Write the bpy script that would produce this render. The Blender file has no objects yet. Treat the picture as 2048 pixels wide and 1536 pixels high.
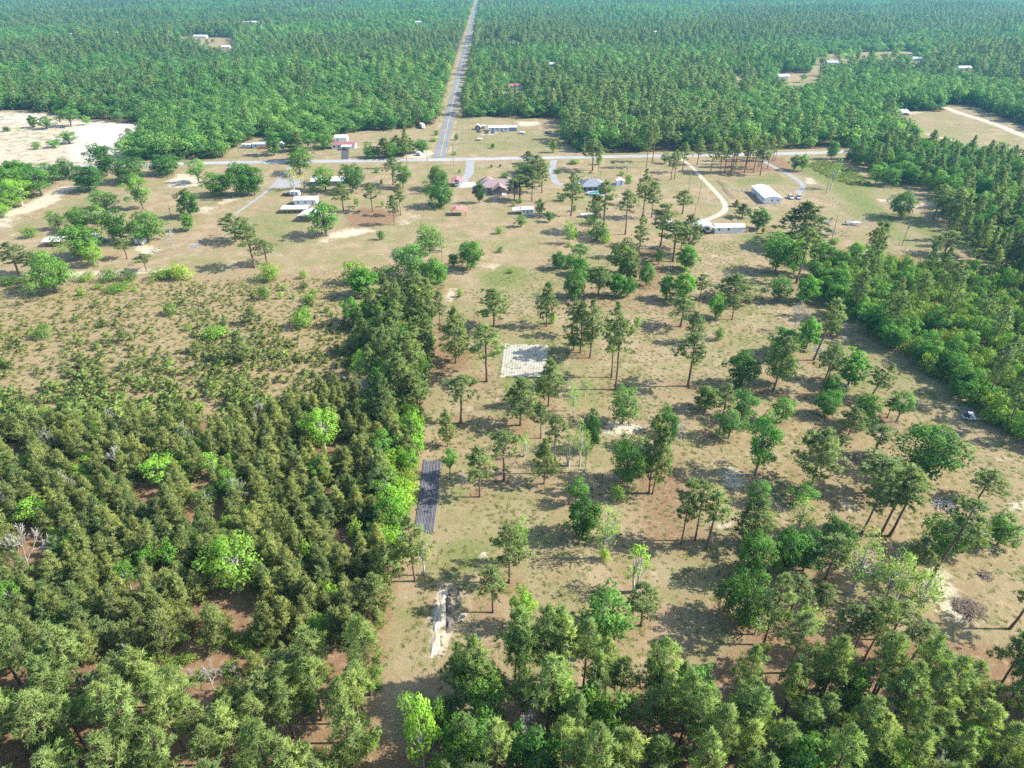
import bpy, math, random
import numpy as np
from mathutils import Vector, Matrix
R = math.radians
random.seed(11)
RNG = np.random.default_rng(11)
sc = bpy.context.scene

# ------------------------------------------------------------------ camera
CAM_H, FPX = 97.0, 1350.0
PITCH = math.atan(833.0 / FPX)
CP, SP = math.cos(PITCH), math.sin(PITCH)
cam_d = bpy.data.cameras.new('camera'); cam = bpy.data.objects.new('camera', cam_d)
sc.collection.objects.link(cam); sc.camera = cam
cam.location = (0, 0, CAM_H); cam.rotation_euler = (math.pi / 2 - PITCH, 0, 0)
cam_d.sensor_width = 36.0; cam_d.lens = FPX / 2048 * 36.0
cam_d.clip_start = 1.0; cam_d.clip_end = 20000

# ------------------------------------------------------------------ sky, sun, exposure
SUN_EL = 40.0
world = bpy.data.worlds.new('World'); sc.world = world; world.use_nodes = True
wt = world.node_tree; wt.nodes.clear()
sky = wt.nodes.new('ShaderNodeTexSky'); sky.sky_type = 'NISHITA'; sky.sun_disc = False
sky.sun_elevation = R(SUN_EL); sky.sun_rotation = R(90); sky.altitude = 100
bg = wt.nodes.new('ShaderNodeBackground'); bg.inputs['Strength'].default_value = 0.14
wo = wt.nodes.new('ShaderNodeOutputWorld')
wt.links.new(sky.outputs[0], bg.inputs['Color']); wt.links.new(bg.outputs[0], wo.inputs['Surface'])
sun_d = bpy.data.lights.new('sun', 'SUN'); sun_d.energy = 4.3; sun_d.angle = R(0.53); sun_d.color = (1.0, 0.95, 0.87)
sun = bpy.data.objects.new('sun', sun_d); sc.collection.objects.link(sun)
sun.rotation_euler = (0, R(90 - SUN_EL), 0); sun.location = (300, 0, 300)
vs = sc.view_settings; vs.view_transform = 'Standard'; vs.look = 'None'; vs.exposure = 1.24; vs.gamma = 1.0
vs.use_curve_mapping = False
sc.cycles.max_bounces = 4; sc.cycles.diffuse_bounces = 2; sc.cycles.glossy_bounces = 2
sc.cycles.transmission_bounces = 3; sc.cycles.volume_bounces = 0; sc.cycles.transparent_max_bounces = 8
sc.cycles.use_denoising = False; sc.cycles.denoiser = 'OPENIMAGEDENOISE'; sc.cycles.denoising_input_passes = 'RGB_ALBEDO_NORMAL'; sc.cycles.denoising_prefilter = 'ACCURATE'; sc.cycles.use_adaptive_sampling = True; sc.cycles.adaptive_threshold = 0.02; sc.cycles.adaptive_min_samples = 24
sc.render.use_persistent_data = False

# ------------------------------------------------------------------ photograph <-> ground
def P(px, py):
    u, v = (px - 1024) / FPX, (py - 768) / FPX
    t = CAM_H / (SP + v * CP)
    return t * u, t * (CP - v * SP)
def K(py):                       # photograph pixels per metre across, on the ground at row py
    return CP * (py + 65.0) / CAM_H
def HT(bx, by, ty):              # height of something standing at (bx, by) whose top shows at row ty
    X, Y = P(bx, by); q = (ty - 768) / FPX
    return CAM_H - Y * (q * CP + SP) / (CP - q * SP)
def PIX(X, Y, Z=0.0):
    d = Y * CP + (CAM_H - Z) * SP
    return 1024 + FPX * X / d, 768 + FPX * ((CAM_H - Z) * CP - Y * SP) / d

# ------------------------------------------------------------------ materials
MATS = {}
def nt_new(name):
    m = bpy.data.materials.new(name); m.use_nodes = True
    m.node_tree.nodes.clear(); MATS[name] = m
    return m, m.node_tree
def mix_rgb(nt, fac, a, b, blend='MIX'):
    n = nt.nodes.new('ShaderNodeMix'); n.data_type = 'RGBA'; n.blend_type = blend
    for sock, val in ((n.inputs[0], fac), (n.inputs[6], a), (n.inputs[7], b)):
        if hasattr(val, 'default_value') or hasattr(val, 'is_linked'): nt.links.new(val, sock)
        elif isinstance(val, (tuple, list)): sock.default_value = (*val[:3], 1)
        else: sock.default_value = val
    return n.outputs[2]
def math_n(nt, op, a, b=0.0, c=0.0, clamp=False):
    n = nt.nodes.new('ShaderNodeMath'); n.operation = op; n.use_clamp = clamp
    for i, val in enumerate((a, b, c)):
        if hasattr(val, 'is_linked'): nt.links.new(val, n.inputs[i])
        else: n.inputs[i].default_value = val
    return n.outputs[0]
def noise(nt, vec, scale, detail=4.0, rough=0.55):
    n = nt.nodes.new('ShaderNodeTexNoise'); n.inputs['Scale'].default_value = scale
    n.inputs['Detail'].default_value = detail; n.inputs['Roughness'].default_value = rough
    if vec is not None: nt.links.new(vec, n.inputs['Vector'])
    return n.outputs['Fac']
def ramp(nt, fac, lo, hi):
    n = nt.nodes.new('ShaderNodeMapRange'); n.interpolation_type = 'SMOOTHSTEP'
    nt.links.new(fac, n.inputs[0]); n.inputs[1].default_value = lo; n.inputs[2].default_value = hi
    return n.outputs[0]
def attr(nt, name):
    n = nt.nodes.new('ShaderNodeAttribute'); n.attribute_name = name
    return n.outputs['Fac']
def finish(nt, col, rough=0.8, spec=0.3, bump=None, bump_d=0.1, metal=0.0):
    p = nt.nodes.new('ShaderNodeBsdfPrincipled'); o = nt.nodes.new('ShaderNodeOutputMaterial')
    if hasattr(col, 'is_linked'): nt.links.new(col, p.inputs['Base Color'])
    else: p.inputs['Base Color'].default_value = (*col, 1)
    p.inputs['Roughness'].default_value = rough; p.inputs['Specular IOR Level'].default_value = spec
    p.inputs['Metallic'].default_value = metal
    if bump is not None:
        b = nt.nodes.new('ShaderNodeBump'); b.inputs['Distance'].default_value = bump_d; b.inputs['Strength'].default_value = 0.6
        nt.links.new(bump, b.inputs['Height']); nt.links.new(b.outputs[0], p.inputs['Normal'])
    nt.links.new(p.outputs[0], o.inputs['Surface'])
def mat(name, col, rough=0.7, var=0.18, scale=1.5, spec=0.3, metal=0.0):
    if name in MATS: return MATS[name]
    m, nt = nt_new(name)
    tc = nt.nodes.new('ShaderNodeTexCoord')
    f = noise(nt, tc.outputs['Object'], scale)
    f = ramp(nt, f, 0.3, 0.7)
    c = mix_rgb(nt, f, tuple(x * (1 - var) for x in col), tuple(min(1, x * (1 + var)) for x in col))
    finish(nt, c, rough, spec, f, 0.01, metal)
    return m
def leaf_mat(name, a, b, c, trans=0.28, stand=0.006):
    """a..b per tree and per stand, c = tint of the clump"""
    m, nt = nt_new(name)
    oi = nt.nodes.new('ShaderNodeObjectInfo')
    col = mix_rgb(nt, ramp(nt, oi.outputs['Random'], 0.0, 1.0), a, b)
    st = ramp(nt, noise(nt, oi.outputs['Location'], stand, 3.0), 0.38, 0.62)
    col = mix_rgb(nt, math_n(nt, 'MULTIPLY', st, 0.45), col, c)
    sh = attr(nt, 'shade')
    k = math_n(nt, 'MULTIPLY_ADD', sh, 0.7, 0.65)
    kc = nt.nodes.new('ShaderNodeCombineColor')
    for i in range(3): nt.links.new(k, kc.inputs[i])
    col = mix_rgb(nt, 1.0, col, kc.outputs[0], 'MULTIPLY')
    col = mix_rgb(nt, 1.0, col, oi.outputs['Color'], 'MULTIPLY')
    d = nt.nodes.new('ShaderNodeBsdfPrincipled'); d.inputs['Roughness'].default_value = 0.62
    d.inputs['Specular IOR Level'].default_value = 0.22
    nt.links.new(col, d.inputs['Base Color'])
    t = nt.nodes.new('ShaderNodeBsdfTranslucent')
    tcol = mix_rgb(nt, 1.0, col, (1.25, 1.2, 0.6), 'MULTIPLY'); nt.links.new(tcol, t.inputs['Color'])
    mx = nt.nodes.new('ShaderNodeMixShader'); mx.inputs[0].default_value = trans
    nt.links.new(d.outputs[0], mx.inputs[1]); nt.links.new(t.outputs[0], mx.inputs[2])
    o = nt.nodes.new('ShaderNodeOutputMaterial'); nt.links.new(mx.outputs[0], o.inputs['Surface'])
    return m
PINE = leaf_mat('pine_needles', (0.165, 0.235, 0.076), (0.230, 0.300, 0.098), (0.150, 0.240, 0.092), 0.42)
YPINE = leaf_mat('young_pine_needles', (0.215, 0.260, 0.080), (0.300, 0.335, 0.105), (0.185, 0.265, 0.092), 0.44)
BROAD = leaf_mat('broad_leaves', (0.105, 0.255, 0.042), (0.170, 0.325, 0.055), (0.092, 0.250, 0.057), 0.46)
LIGHT = leaf_mat('spring_leaves', (0.260, 0.430, 0.055), (0.300, 0.470, 0.075), (0.225, 0.430, 0.060), 0.50)
SHRUB = leaf_mat('shrub_leaves', (0.165, 0.295, 0.050), (0.260, 0.360, 0.064), (0.145, 0.295, 0.064), 0.45, 0.02)
FARP = leaf_mat('far_pine_needles', (0.145, 0.225, 0.082), (0.255, 0.335, 0.125), (0.125, 0.235, 0.095), 0.42, 0.004)
FARB = leaf_mat('far_broad_leaves', (0.100, 0.235, 0.054), (0.225, 0.380, 0.090), (0.088, 0.225, 0.068), 0.46, 0.004)
BARK = mat('pine_bark', (0.17, 0.115, 0.085), 0.9, 0.3, 3)
OBARK = mat('oak_bark', (0.15, 0.13, 0.11), 0.9, 0.3, 3)
GBARK = mat('grey_bark', (0.44, 0.41, 0.37), 0.9, 0.2, 3)
STICK = mat('dead_sticks', (0.22, 0.17, 0.135), 0.9, 0.3, 3)

# ------------------------------------------------------------------ mesh helpers
def np_mesh(name, V, T, mats, shade=None, mi=None, smooth=False, nrm=None):
    V = np.asarray(V, np.float32); T = np.asarray(T, np.int32)
    me = bpy.data.meshes.new(name)
    me.vertices.add(len(V)); me.vertices.foreach_set('co', V.ravel())
    n, k = T.shape
    me.loops.add(n * k); me.loops.foreach_set('vertex_index', T.ravel())
    me.polygons.add(n); me.polygons.foreach_set('loop_start', np.arange(0, n * k, k, dtype=np.int32))
    if mi is not None: me.polygons.foreach_set('material_index', np.asarray(mi, np.int32))
    me.update(calc_edges=True)
    if shade is not None:
        a = me.attributes.new('shade', 'FLOAT', 'POINT'); a.data.foreach_set('value', np.asarray(shade, np.float32))
    if smooth or nrm is not None: me.polygons.foreach_set('use_smooth', np.ones(n, bool))
    if nrm is not None: me.normals_split_custom_set_from_vertices(np.asarray(nrm, np.float32))
    for m in mats: me.materials.append(m)
    return me
def link(name, data, parent=None, loc=None):
    o = bpy.data.objects.new(name, data); sc.collection.objects.link(o)
    if parent is not None: o.parent = parent
    if loc is not None: o.location = loc
    return o
def tag(o, label, cat, group=None):
    o['label'] = label; o['category'] = cat
    if group: o['group'] = group
    return o
def thing(name, label, cat, x, y, rz=0.0, group=None, z=0.0):
    o = link(name, None, None, (x, y, z)); o.rotation_euler.z = rz; o.empty_display_size = 0.5
    return tag(o, label, cat, group)
class MB:
    def __init__(s): s.v, s.f = [], []
    def add(s, vs_, fs):
        n = len(s.v); s.v += [tuple(p) for p in vs_]; s.f += [tuple(i + n for i in q) for q in fs]; return s
    def box(s, x0, x1, y0, y1, z0, z1, tx=0.0, ty=0.0):
        s.add([(x0, y0, z0), (x1, y0, z0), (x1, y1, z0), (x0, y1, z0), (x0 + tx, y0 + ty, z1), (x1 - tx, y0 + ty, z1), (x1 - tx, y1 - ty, z1), (x0 + tx, y1 - ty, z1)],
              [(3, 2, 1, 0), (4, 5, 6, 7), (0, 1, 5, 4), (1, 2, 6, 5), (2, 3, 7, 6), (3, 0, 4, 7)]); return s
    def tube(s, p, q, r0, r1=None, n=6):
        r1 = r0 if r1 is None else r1
        p, q = Vector(p), Vector(q); d = (q - p).normalized()
        a = d.orthogonal().normalized(); b = d.cross(a); vs_ = []
        for c, r in ((p, r0), (q, r1)):
            for i in range(n):
                t = 2 * math.pi * i / n; vs_.append(c + a * (r * math.cos(t)) + b * (r * math.sin(t)))
        fs = [(i, (i + 1) % n, n + (i + 1) % n, n + i) for i in range(n)] + [tuple(range(n - 1, -1, -1)), tuple(range(n, 2 * n))]
        return s.add(vs_, fs)
    def slab(s, pts, th):            # polygon with thickness straight down
        n = len(pts); vs_ = list(pts) + [(x, y, z - th) for x, y, z in pts]
        return s.add(vs_, [tuple(range(n)), tuple(range(2 * n - 1, n - 1, -1))] + [(i, n + i, n + (i + 1) % n, (i + 1) % n) for i in range(n)])
    def mesh(s, name, m, smooth=False):
        me = bpy.data.meshes.new(name); me.from_pydata(s.v, [], s.f); me.update()
        me.materials.append(m)
        if smooth: me.polygons.foreach_set('use_smooth', [True] * len(me.polygons))
        return me
    def build(s, name, m, parent=None, loc=None, smooth=False):
        return link(name, s.mesh(name, m, smooth), parent, loc)

# ------------------------------------------------------------------ ground paint (what the soil is made of)
def poly_px(pts): return np.array([P(*p) for p in pts])
def poly_sd(poly, X, Y):
    """signed distance, positive inside"""
    d2 = np.full(X.shape, 1e18); ins = np.zeros(X.shape, bool)
    n = len(poly)
    for i in range(n):
        x0, y0 = poly[i]; x1, y1 = poly[(i + 1) % n]
        ex, ey = x1 - x0, y1 - y0
        t = np.clip(((X - x0) * ex + (Y - y0) * ey) / (ex * ex + ey * ey + 1e-9), 0, 1)
        d2 = np.minimum(d2, (X - x0 - t * ex) ** 2 + (Y - y0 - t * ey) ** 2)
        c = ((y0 <= Y) != (y1 <= Y)) & (X < ex * (Y - y0) / (ey if abs(ey) > 1e-9 else 1e-9) + x0)
        ins ^= c
    d = np.sqrt(d2); return np.where(ins, d, -d)
def line_d(pts, X, Y):
    d2 = np.full(X.shape, 1e18)
    for (x0, y0), (x1, y1) in zip(pts[:-1], pts[1:]):
        ex, ey = x1 - x0, y1 - y0
        t = np.clip(((X - x0) * ex + (Y - y0) * ey) / (ex * ex + ey * ey + 1e-9), 0, 1)
        d2 = np.minimum(d2, (X - x0 - t * ex) ** 2 + (Y - y0 - t * ey) ** 2)
    return np.sqrt(d2)

MAIN_ROAD = [(879, 316), (881, 300), (893, 245), (903, 200), (917, 150), (930, 100), (940, 60), (949, 22), (953, 2)]
CROSS_ROAD = [(-420, 352), (-100, 340), (150, 333), (415, 326), (600, 323), (885, 319), (1200, 313.5), (1450, 309.5), (1650, 305), (1760, 300), (2060, 284), (2400, 266)]
mr = [P(*p) for p in MAIN_ROAD]; cr_full = [P(*p) for p in CROSS_ROAD]; cr = cr_full[:10]
mdx, mdy = mr[-2][0] - mr[0][0], mr[-2][1] - mr[0][1]
mr = [mr[0], (mr[0][0] + mdx * 0.3, mr[0][1] + mdy * 0.3), (mr[0][0] + mdx * 0.6, mr[0][1] + mdy * 0.6), (mr[0][0] + mdx, mr[0][1] + mdy), (mr[0][0] + mdx * 2, mr[0][1] + mdy * 2)]

CLEAR = {  # open ground north of the cross road
    'sandfield': [(-500, 222), (60, 220), (150, 232), (230, 243), (300, 246), (318, 252), (300, 275), (262, 300), (262, 318), (200, 334), (-500, 358)],
    'leftyard': [(440, 318), (455, 300), (480, 288), (520, 268), (560, 280), (600, 286), (640, 284), (668, 268), (720, 262), (800, 258), (860, 250), (886, 250), (872, 322), (410, 330)],
    'leftpath': [(505, 262), (535, 240), (556, 232), (562, 240), (530, 262)],
    'midyard': [(900, 236), (1000, 232), (1060, 236), (1128, 236), (1140, 262), (1128, 284), (1155, 296), (1165, 314), (880, 320), (890, 280)],
    'rightfield': [(1752, 228), (1770, 222), (1890, 222), (1888, 212), (1930, 205), (2048, 250), (2300, 330), (2300, 372), (2100, 335), (1990, 326), (1900, 316), (1830, 292), (1790, 262)],
    'farfield': [(1622, 118), (1650, 108), (1730, 104), (1835, 101), (1828, 122), (1770, 134), (1700, 146), (1618, 150)],
    'farfield2': [(1548, 152), (1560, 148), (1648, 144), (1645, 178), (1600, 194), (1554, 192)],
    'farfield3': [(1466, 152), (1492, 150), (1484, 212), (1462, 212)],
    'farfield4': [(345, 72), (470, 76), (470, 108), (420, 112), (340, 84)], 'farfield5': [(420, 2), (560, 2), (540, 9), (440, 9)], 'farfield6': [(1000, 185), (1050, 180), (1060, 214), (1000, 216)], 'farfield7': [(1690, 153), (1735, 152), (1730, 172), (1695, 174)],
    'farfield8': [(690, 124), (745, 123), (790, 126), (780, 136), (740, 144), (690, 142)], 'farfield9': [(958, 84), (1000, 84), (1000, 96), (958, 100)],
}
FARHOUSES = [  # px, py, width px, colour, kind words
    (718, 130, 26, 'white', 'long white metal-roofed home in the forest left of the main road'), (1022, 194, 24, 'white', 'pair-roofed white home in the forest right of the main road'),
    (1030, 178, 26, 'red', 'red-roofed home half hidden right of the main road'), (1312, 68, 14, 'white', 'pale roof high in the far right forest'), (1568, 158, 22, 'white', 'white metal barn in the small far pasture'),
    (1835, 122, 18, 'white', 'white house beside the long far pasture'), (1930, 141, 26, 'white', 'white house deep in the far right forest'), (1665, 130, 22, 'grey', 'grey low house at the front of the far pasture'),
    (655, 80, 14, 'red', 'tiny red roof in the far left forest'), (235, 69, 9, 'white', 'small white roof among far left trees'), (400, 76, 26, 'white', 'white roofs by the dark oak far left'), (452, 98, 16, 'white', 'pale shed right of the dark oak far left'),
    (500, 47, 34, 'white', 'long white building far up the left forest'), (142, 72, 12, 'white', 'white roof spot at the far left'), (1030, 91, 14, 'white', 'white roof near the main road far off'),
    (838, 47, 14, 'white', 'pale roof above the yellow trees far left'), (1104, 134, 9, 'white', 'tiny white trailer in the right forest'), (1210, 134, 9, 'white', 'tiny pale trailer amid grey pines on the right'), (1505, 148, 10, 'grey', 'small grey shed beside the narrow far clearing'), (470, 4, 70, 'sand', '')]
SOUTH_EDGE = [(-600, 362), (-100, 352), (415, 338), (900, 331), (1450, 322), (1650, 318), (2600, 262)]
# painted soil kinds: (kind, px polygon, edge softness m, strength)
PAINT = [
    ('sand', CLEAR['sandfield'], 16, 0.62), ('white', [(-60, 222), (120, 226), (110, 244), (-60, 250)], 6, 0.7), ('white', [(-60, 305), (60, 300), (60, 318), (-60, 325)], 6, 0.55), ('white', [(130, 240), (300, 246), (310, 270), (262, 300), (250, 325), (140, 335), (120, 300)], 14, 1.0), ('green', [(-40, 262), (60, 255), (125, 268), (118, 292), (20, 300), (-60, 305)], 12, 0.9),
    ('sand', CLEAR['leftpath'], 5, 0.9), ('sand', [(180, 372), (140, 382), (90, 415), (20, 436), (-40, 452), (-40, 428), (0, 422), (40, 415), (95, 385), (120, 373)], 4, 1.0),
    ('sand', [(-40, 440), (60, 425), (20, 460), (-40, 470)], 5, 0.6), ('sand', [(355, 345), (400, 352), (412, 368), (395, 374), (350, 378), (330, 366)], 4, 0.8),
    ('sand', [(430, 402), (470, 392), (490, 398), (445, 410)], 4, 0.7), ('sand', [(400, 410), (440, 416), (425, 430), (398, 425)], 4, 0.7),
    ('sand', [(0, 548), (60, 545), (200, 541), (330, 536), (330, 546), (150, 554), (0, 560)], 3, 0.9), ('sand', [(265, 492), (310, 488), (325, 500), (300, 514), (270, 505)], 3, 0.8),
    ('sand', [(668, 462), (700, 456), (740, 457), (760, 462), (700, 474), (640, 486), (640, 478)], 4.0, 0.8), ('sand', [(805, 415), (840, 405), (850, 430), (830, 450), (790, 460), (770, 455)], 5, 0.45),
    ('straw', [(690, 432), (720, 415), (770, 418), (800, 428), (790, 445), (740, 455), (690, 452)], 3, 0.95),
    ('green', [(690, 450), (740, 447), (790, 443), (780, 452), (700, 456)], 1.5, 0.8),
    ('green', [(950, 552), (1000, 528), (1060, 535), (1062, 560), (1010, 580), (960, 575)], 6, 0.85),
    ('green', [(985, 690), (1108, 680), (1130, 740), (1090, 790), (990, 775)], 5, 0.8), ('green', [(1110, 780), (1200, 760), (1230, 800), (1150, 830)], 7, 0.6),
    ('green', [(870, 1085), (990, 1060), (1010, 1120), (960, 1160), (880, 1170)], 4, 0.7), ('green', [(1010, 1040), (1180, 1030), (1200, 1090), (1050, 1120)], 6, 0.55),
    ('green', [(1150, 1190), (1300, 1150), (1320, 1210), (1200, 1240)], 6, 0.4), ('green', [(1480, 470), (1560, 462), (1580, 480), (1500, 492)], 4, 0.9),
    ('green', [(1560, 330), (1640, 320), (1700, 345), (1750, 385), (1800, 440), (1850, 500), (1800, 490), (1700, 420), (1640, 370)], 8, 0.75),
    ('green', [(1605, 332), (1640, 318), (1700, 335), (1740, 362), (1745, 378), (1690, 374)], 4, 1.1), ('green', [(1780, 430), (1850, 425), (1900, 470), (1870, 500)], 7, 0.7), ('green', [(1450, 360), (1560, 340), (1580, 365), (1480, 375)], 5, 0.6),
    ('green', [(1560, 700), (1720, 640), (1830, 720), (1900, 830), (1760, 860), (1600, 800)], 14, 0.5),
    ('green', [(1750, 930), (1950, 950), (2040, 1020), (1900, 1060), (1780, 1000)], 10, 0.45),
    ('green', [(540, 400), (640, 440), (600, 520), (480, 500), (450, 440)], 14, 0.55), ('green', [(100, 420), (180, 390), (240, 380), (200, 430), (120, 450)], 8, 0.6),
    ('green', [(900, 250), (1120, 270), (1130, 300), (900, 312)], 12, 0.45), ('green', [(1800, 230), (1990, 250), (1960, 290), (1830, 262)], 14, 0.35),
    ('sand', [(1030, 242), (1080, 242), (1082, 250), (1040, 254)], 3, 0.8), ('sand', [(960, 262), (1000, 262), (1000, 272), (955, 272)], 3, 0.5),
    ('sand', [(812, 302), (860, 300), (868, 308), (850, 316), (808, 316)], 2, 1.0), ('sand', [(1770, 222), (1850, 222), (1850, 228), (1770, 232)], 4, 0.7),
    ('straw', [(862, 640), (890, 620), (905, 680), (960, 700), (940, 740), (880, 760), (850, 850), (838, 900), (830, 860), (855, 740)], 3, 0.75),
    ('straw', [(895, 770), (1010, 790), (1060, 900), (1110, 1010), (1000, 1000), (880, 900)], 12, 0.45),
    ('straw', [(1240, 920), (1380, 900), (1420, 1060), (1440, 1130), (1280, 1100)], 6, 0.75), ('straw', [(1255, 500), (1330, 490), (1345, 580), (1270, 590)], 5, 0.75),
    ('straw', [(1100, 560), (1330, 570), (1440, 600), (1380, 640), (1150, 640)], 9, 0.5), ('straw', [(1430, 316), (1570, 314), (1590, 340), (1450, 352)], 5, 0.9),
    ('straw', [(1040, 380), (1100, 380), (1130, 410), (1080, 440), (1040, 420)], 6, 0.4), ('straw', [(1440, 440), (1750, 430), (1830, 500), (1640, 520), (1560, 430)], 14, 0.3),
    ('straw', [(1480, 1110), (1680, 1120), (1760, 1200), (1500, 1220)], 5, 0.55), ('straw', [(760, 1130), (880, 1150), (860, 1280), (790, 1320)], 4, 0.35),
    ('straw', [(-300, 860), (200, 850), (500, 840), (700, 790), (800, 700), (850, 640), (845, 850), (820, 1000), (790, 1160), (770, 1300), (760, 1400), (-300, 1400)], 4, 1.0),
    ('straw', [(-500, 1400), (760, 1400), (800, 1480), (900, 1420), (1400, 1330), (1500, 1250), (2048, 1280), (2700, 1300), (2700, 2300), (-800, 2300)], 4, 0.8),
    ('straw', [(1650, 520), (1760, 500), (2048, 540), (2600, 560), (2600, 1000), (2060, 900), (1900, 780), (1720, 640)], 4, 0.6),
    ('sand', [(1205, 850), (1240, 842), (1290, 848), (1285, 865), (1230, 872), (1205, 866)], 1.6, 0.85), ('sand', [(1290, 872), (1325, 878), (1315, 892), (1290, 888)], 1.5, 0.7),
    ('sand', [(1420, 935), (1470, 930), (1500, 960), (1490, 985), (1450, 975)], 2.5, 0.75), ('sand', [(880, 1168), (902, 1168), (898, 1215), (905, 1250), (888, 1312), (864, 1312), (866, 1250), (852, 1240), (870, 1205)], 1.2, 1.1),
    ('sand', [(956, 1104), (975, 1104), (975, 1120), (956, 1118)], 0.8, 1.1), ('sand', [(916, 1222), (934, 1222), (932, 1240), (914, 1238)], 0.7, 1.1),
    ('sand', [(1850, 1120), (1890, 1140), (1940, 1190), (1960, 1250), (1900, 1255), (1860, 1200)], 3, 0.8), ('sand', [(1960, 1235), (2048, 1240), (2048, 1262), (1960, 1262)], 2, 0.4),
    ('sand', [(1682, 1000), (1700, 1000), (1722, 1025), (1700, 1030)], 1.2, 0.8), ('sand', [(1950, 1045), (1985, 1060), (1990, 1085), (1960, 1070)], 1.5, 0.9),
    ('sand', [(2010, 1000), (2060, 1002), (2060, 1024), (2015, 1022)], 1.5, 0.9), ('sand', [(1425, 1045), (1465, 1040), (1460, 1062), (1432, 1064)], 1.5, 0.7),
    ('sand', [(1540, 1000), (1600, 1005), (1580, 1045), (1540, 1030)], 3, 0.5), ('sand', [(1555, 870), (1640, 880), (1660, 910), (1560, 900)], 4, 0.4),
    ('sand', [(1960, 905), (2020, 915), (2010, 935), (1975, 925)], 2, 0.6), ('sand', [(1900, 790), (1950, 820), (1930, 830), (1895, 815)], 2, 0.6), ('sand', [(1675, 668), (1702, 670), (1700, 682), (1678, 680)], 1.2, 0.7),
    ('sand', [(1240, 715), (1262, 722), (1262, 740), (1248, 738)], 2, 0.45), ('sand', [(950, 525), (1005, 525), (1000, 545), (955, 540)], 3, 0.6), ('sand', [(893, 575), (912, 575), (908, 605), (893, 605)], 1.5, 0.7),
    ('sand', [(1470, 610), (1540, 600), (1545, 640), (1490, 640)], 5, 0.45), ('sand', [(1745, 395), (1800, 398), (1880, 408), (1870, 420), (1760, 412)], 3, 0.55), ('sand', [(1695, 358), (1740, 360), (1735, 366), (1695, 364)], 2, 0.9),
    ('sand', [(1604, 354), (1625, 356), (1638, 370), (1612, 368)], 2, 0.8), ('sand', [(1400, 485), (1440, 510), (1460, 530), (1440, 530), (1398, 500)], 3, 0.4),
    ('sand', [(1000, 700), (1070, 695), (1090, 760), (1000, 760)], 3, 0.5),
    ('scrub', [(-300, 565), (150, 562), (420, 552), (700, 545), (730, 600), (740, 700), (700, 790), (500, 850), (200, 860), (-300, 870)], 5, 1.0),
    ('scrub', [(1300, 830), (1420, 760), (1900, 820), (2050, 950), (2048, 1250), (1500, 1110), (1430, 960)], 20, 0.45),
    ('path', [(906, 430), (930, 432), (925, 470), (915, 520), (898, 600), (890, 600), (900, 500)], 4, 0.5),
]
def geom(a, b, step, g):
    out = [a]
    while out[-1] < b: out.append(out[-1] + step); step *= g
    return np.array(out[1:])
xs = np.concatenate([-geom(190, 5200, 3.0, 1.045)[::-1], np.arange(-190, 216, 1.5), geom(215, 5200, 3.0, 1.045)])
ys = np.concatenate([-geom(0, 900, 20, 1.4)[::-1], np.arange(0, 45, 5.0), np.arange(45, 466, 1.5), geom(465, 7000, 2.2, 1.03)])
GX, GY = np.meshgrid(xs, ys); fx, fy = GX.ravel(), GY.ravel()
paint = {k: np.zeros(fx.shape, np.float32) for k in ('sand', 'straw', 'green', 'scrub', 'path', 'forest', 'white')}
for kind, pts, soft, st in PAINT:
    pg = poly_px(pts)
    sel = np.nonzero((fx > pg[:, 0].min() - soft * 2) & (fx < pg[:, 0].max() + soft * 2) & (fy > pg[:, 1].min() - soft * 2) & (fy < pg[:, 1].max() + soft * 2))[0]
    if not len(sel): continue
    d = poly_sd(pg, fx[sel], fy[sel])
    paint[kind][sel] = np.maximum(paint[kind][sel], np.clip(0.5 + d / (2 * soft), 0, 1) * st)
    if kind == 'sand': paint['straw'][sel] *= 1 - np.clip(0.5 + d / (2 * soft), 0, 1) * 0.6
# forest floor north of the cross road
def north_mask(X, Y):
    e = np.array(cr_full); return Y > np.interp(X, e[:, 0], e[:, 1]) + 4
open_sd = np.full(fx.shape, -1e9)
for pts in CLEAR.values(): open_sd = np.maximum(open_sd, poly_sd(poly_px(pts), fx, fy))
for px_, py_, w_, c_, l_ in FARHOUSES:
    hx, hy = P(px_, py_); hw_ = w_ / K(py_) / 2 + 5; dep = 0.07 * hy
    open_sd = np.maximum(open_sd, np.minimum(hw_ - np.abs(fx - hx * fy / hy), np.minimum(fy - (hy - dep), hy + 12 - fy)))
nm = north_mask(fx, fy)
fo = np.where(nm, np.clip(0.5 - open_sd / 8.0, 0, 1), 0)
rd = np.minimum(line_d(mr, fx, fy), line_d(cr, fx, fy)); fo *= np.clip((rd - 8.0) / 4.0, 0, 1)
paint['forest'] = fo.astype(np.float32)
dm = line_d(mr, fx, fy); paint['sand'] = np.maximum(paint['sand'], np.clip(1 - np.abs(dm - 5.6) / 2.2, 0, 1) * 0.55 * (fy > 400)).astype(np.float32)
nx, ny = len(xs), len(ys)
idx = np.arange(nx * ny).reshape(ny, nx)
quads = np.stack([idx[:-1, :-1], idx[:-1, 1:], idx[1:, 1:], idx[1:, :-1]], -1).reshape(-1, 4)
gm, nt = nt_new('ground_soil')
geo = nt.nodes.new('ShaderNodeNewGeometry'); pos = geo.outputs['Position']
n_big, n_mid, n_fine, n_grain = noise(nt, pos, 0.035, 3), noise(nt, pos, 0.16, 5, 0.6), noise(nt, pos, 0.75, 6, 0.65), noise(nt, pos, 3.2, 3, 0.7)
col = mix_rgb(nt, ramp(nt, n_mid, 0.36, 0.64), (0.249, 0.181, 0.101), (0.309, 0.238, 0.144))
col = mix_rgb(nt, math_n(nt, 'MULTIPLY', ramp(nt, n_big, 0.42, 0.62), 0.55), col, (0.180, 0.178, 0.066))
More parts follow.
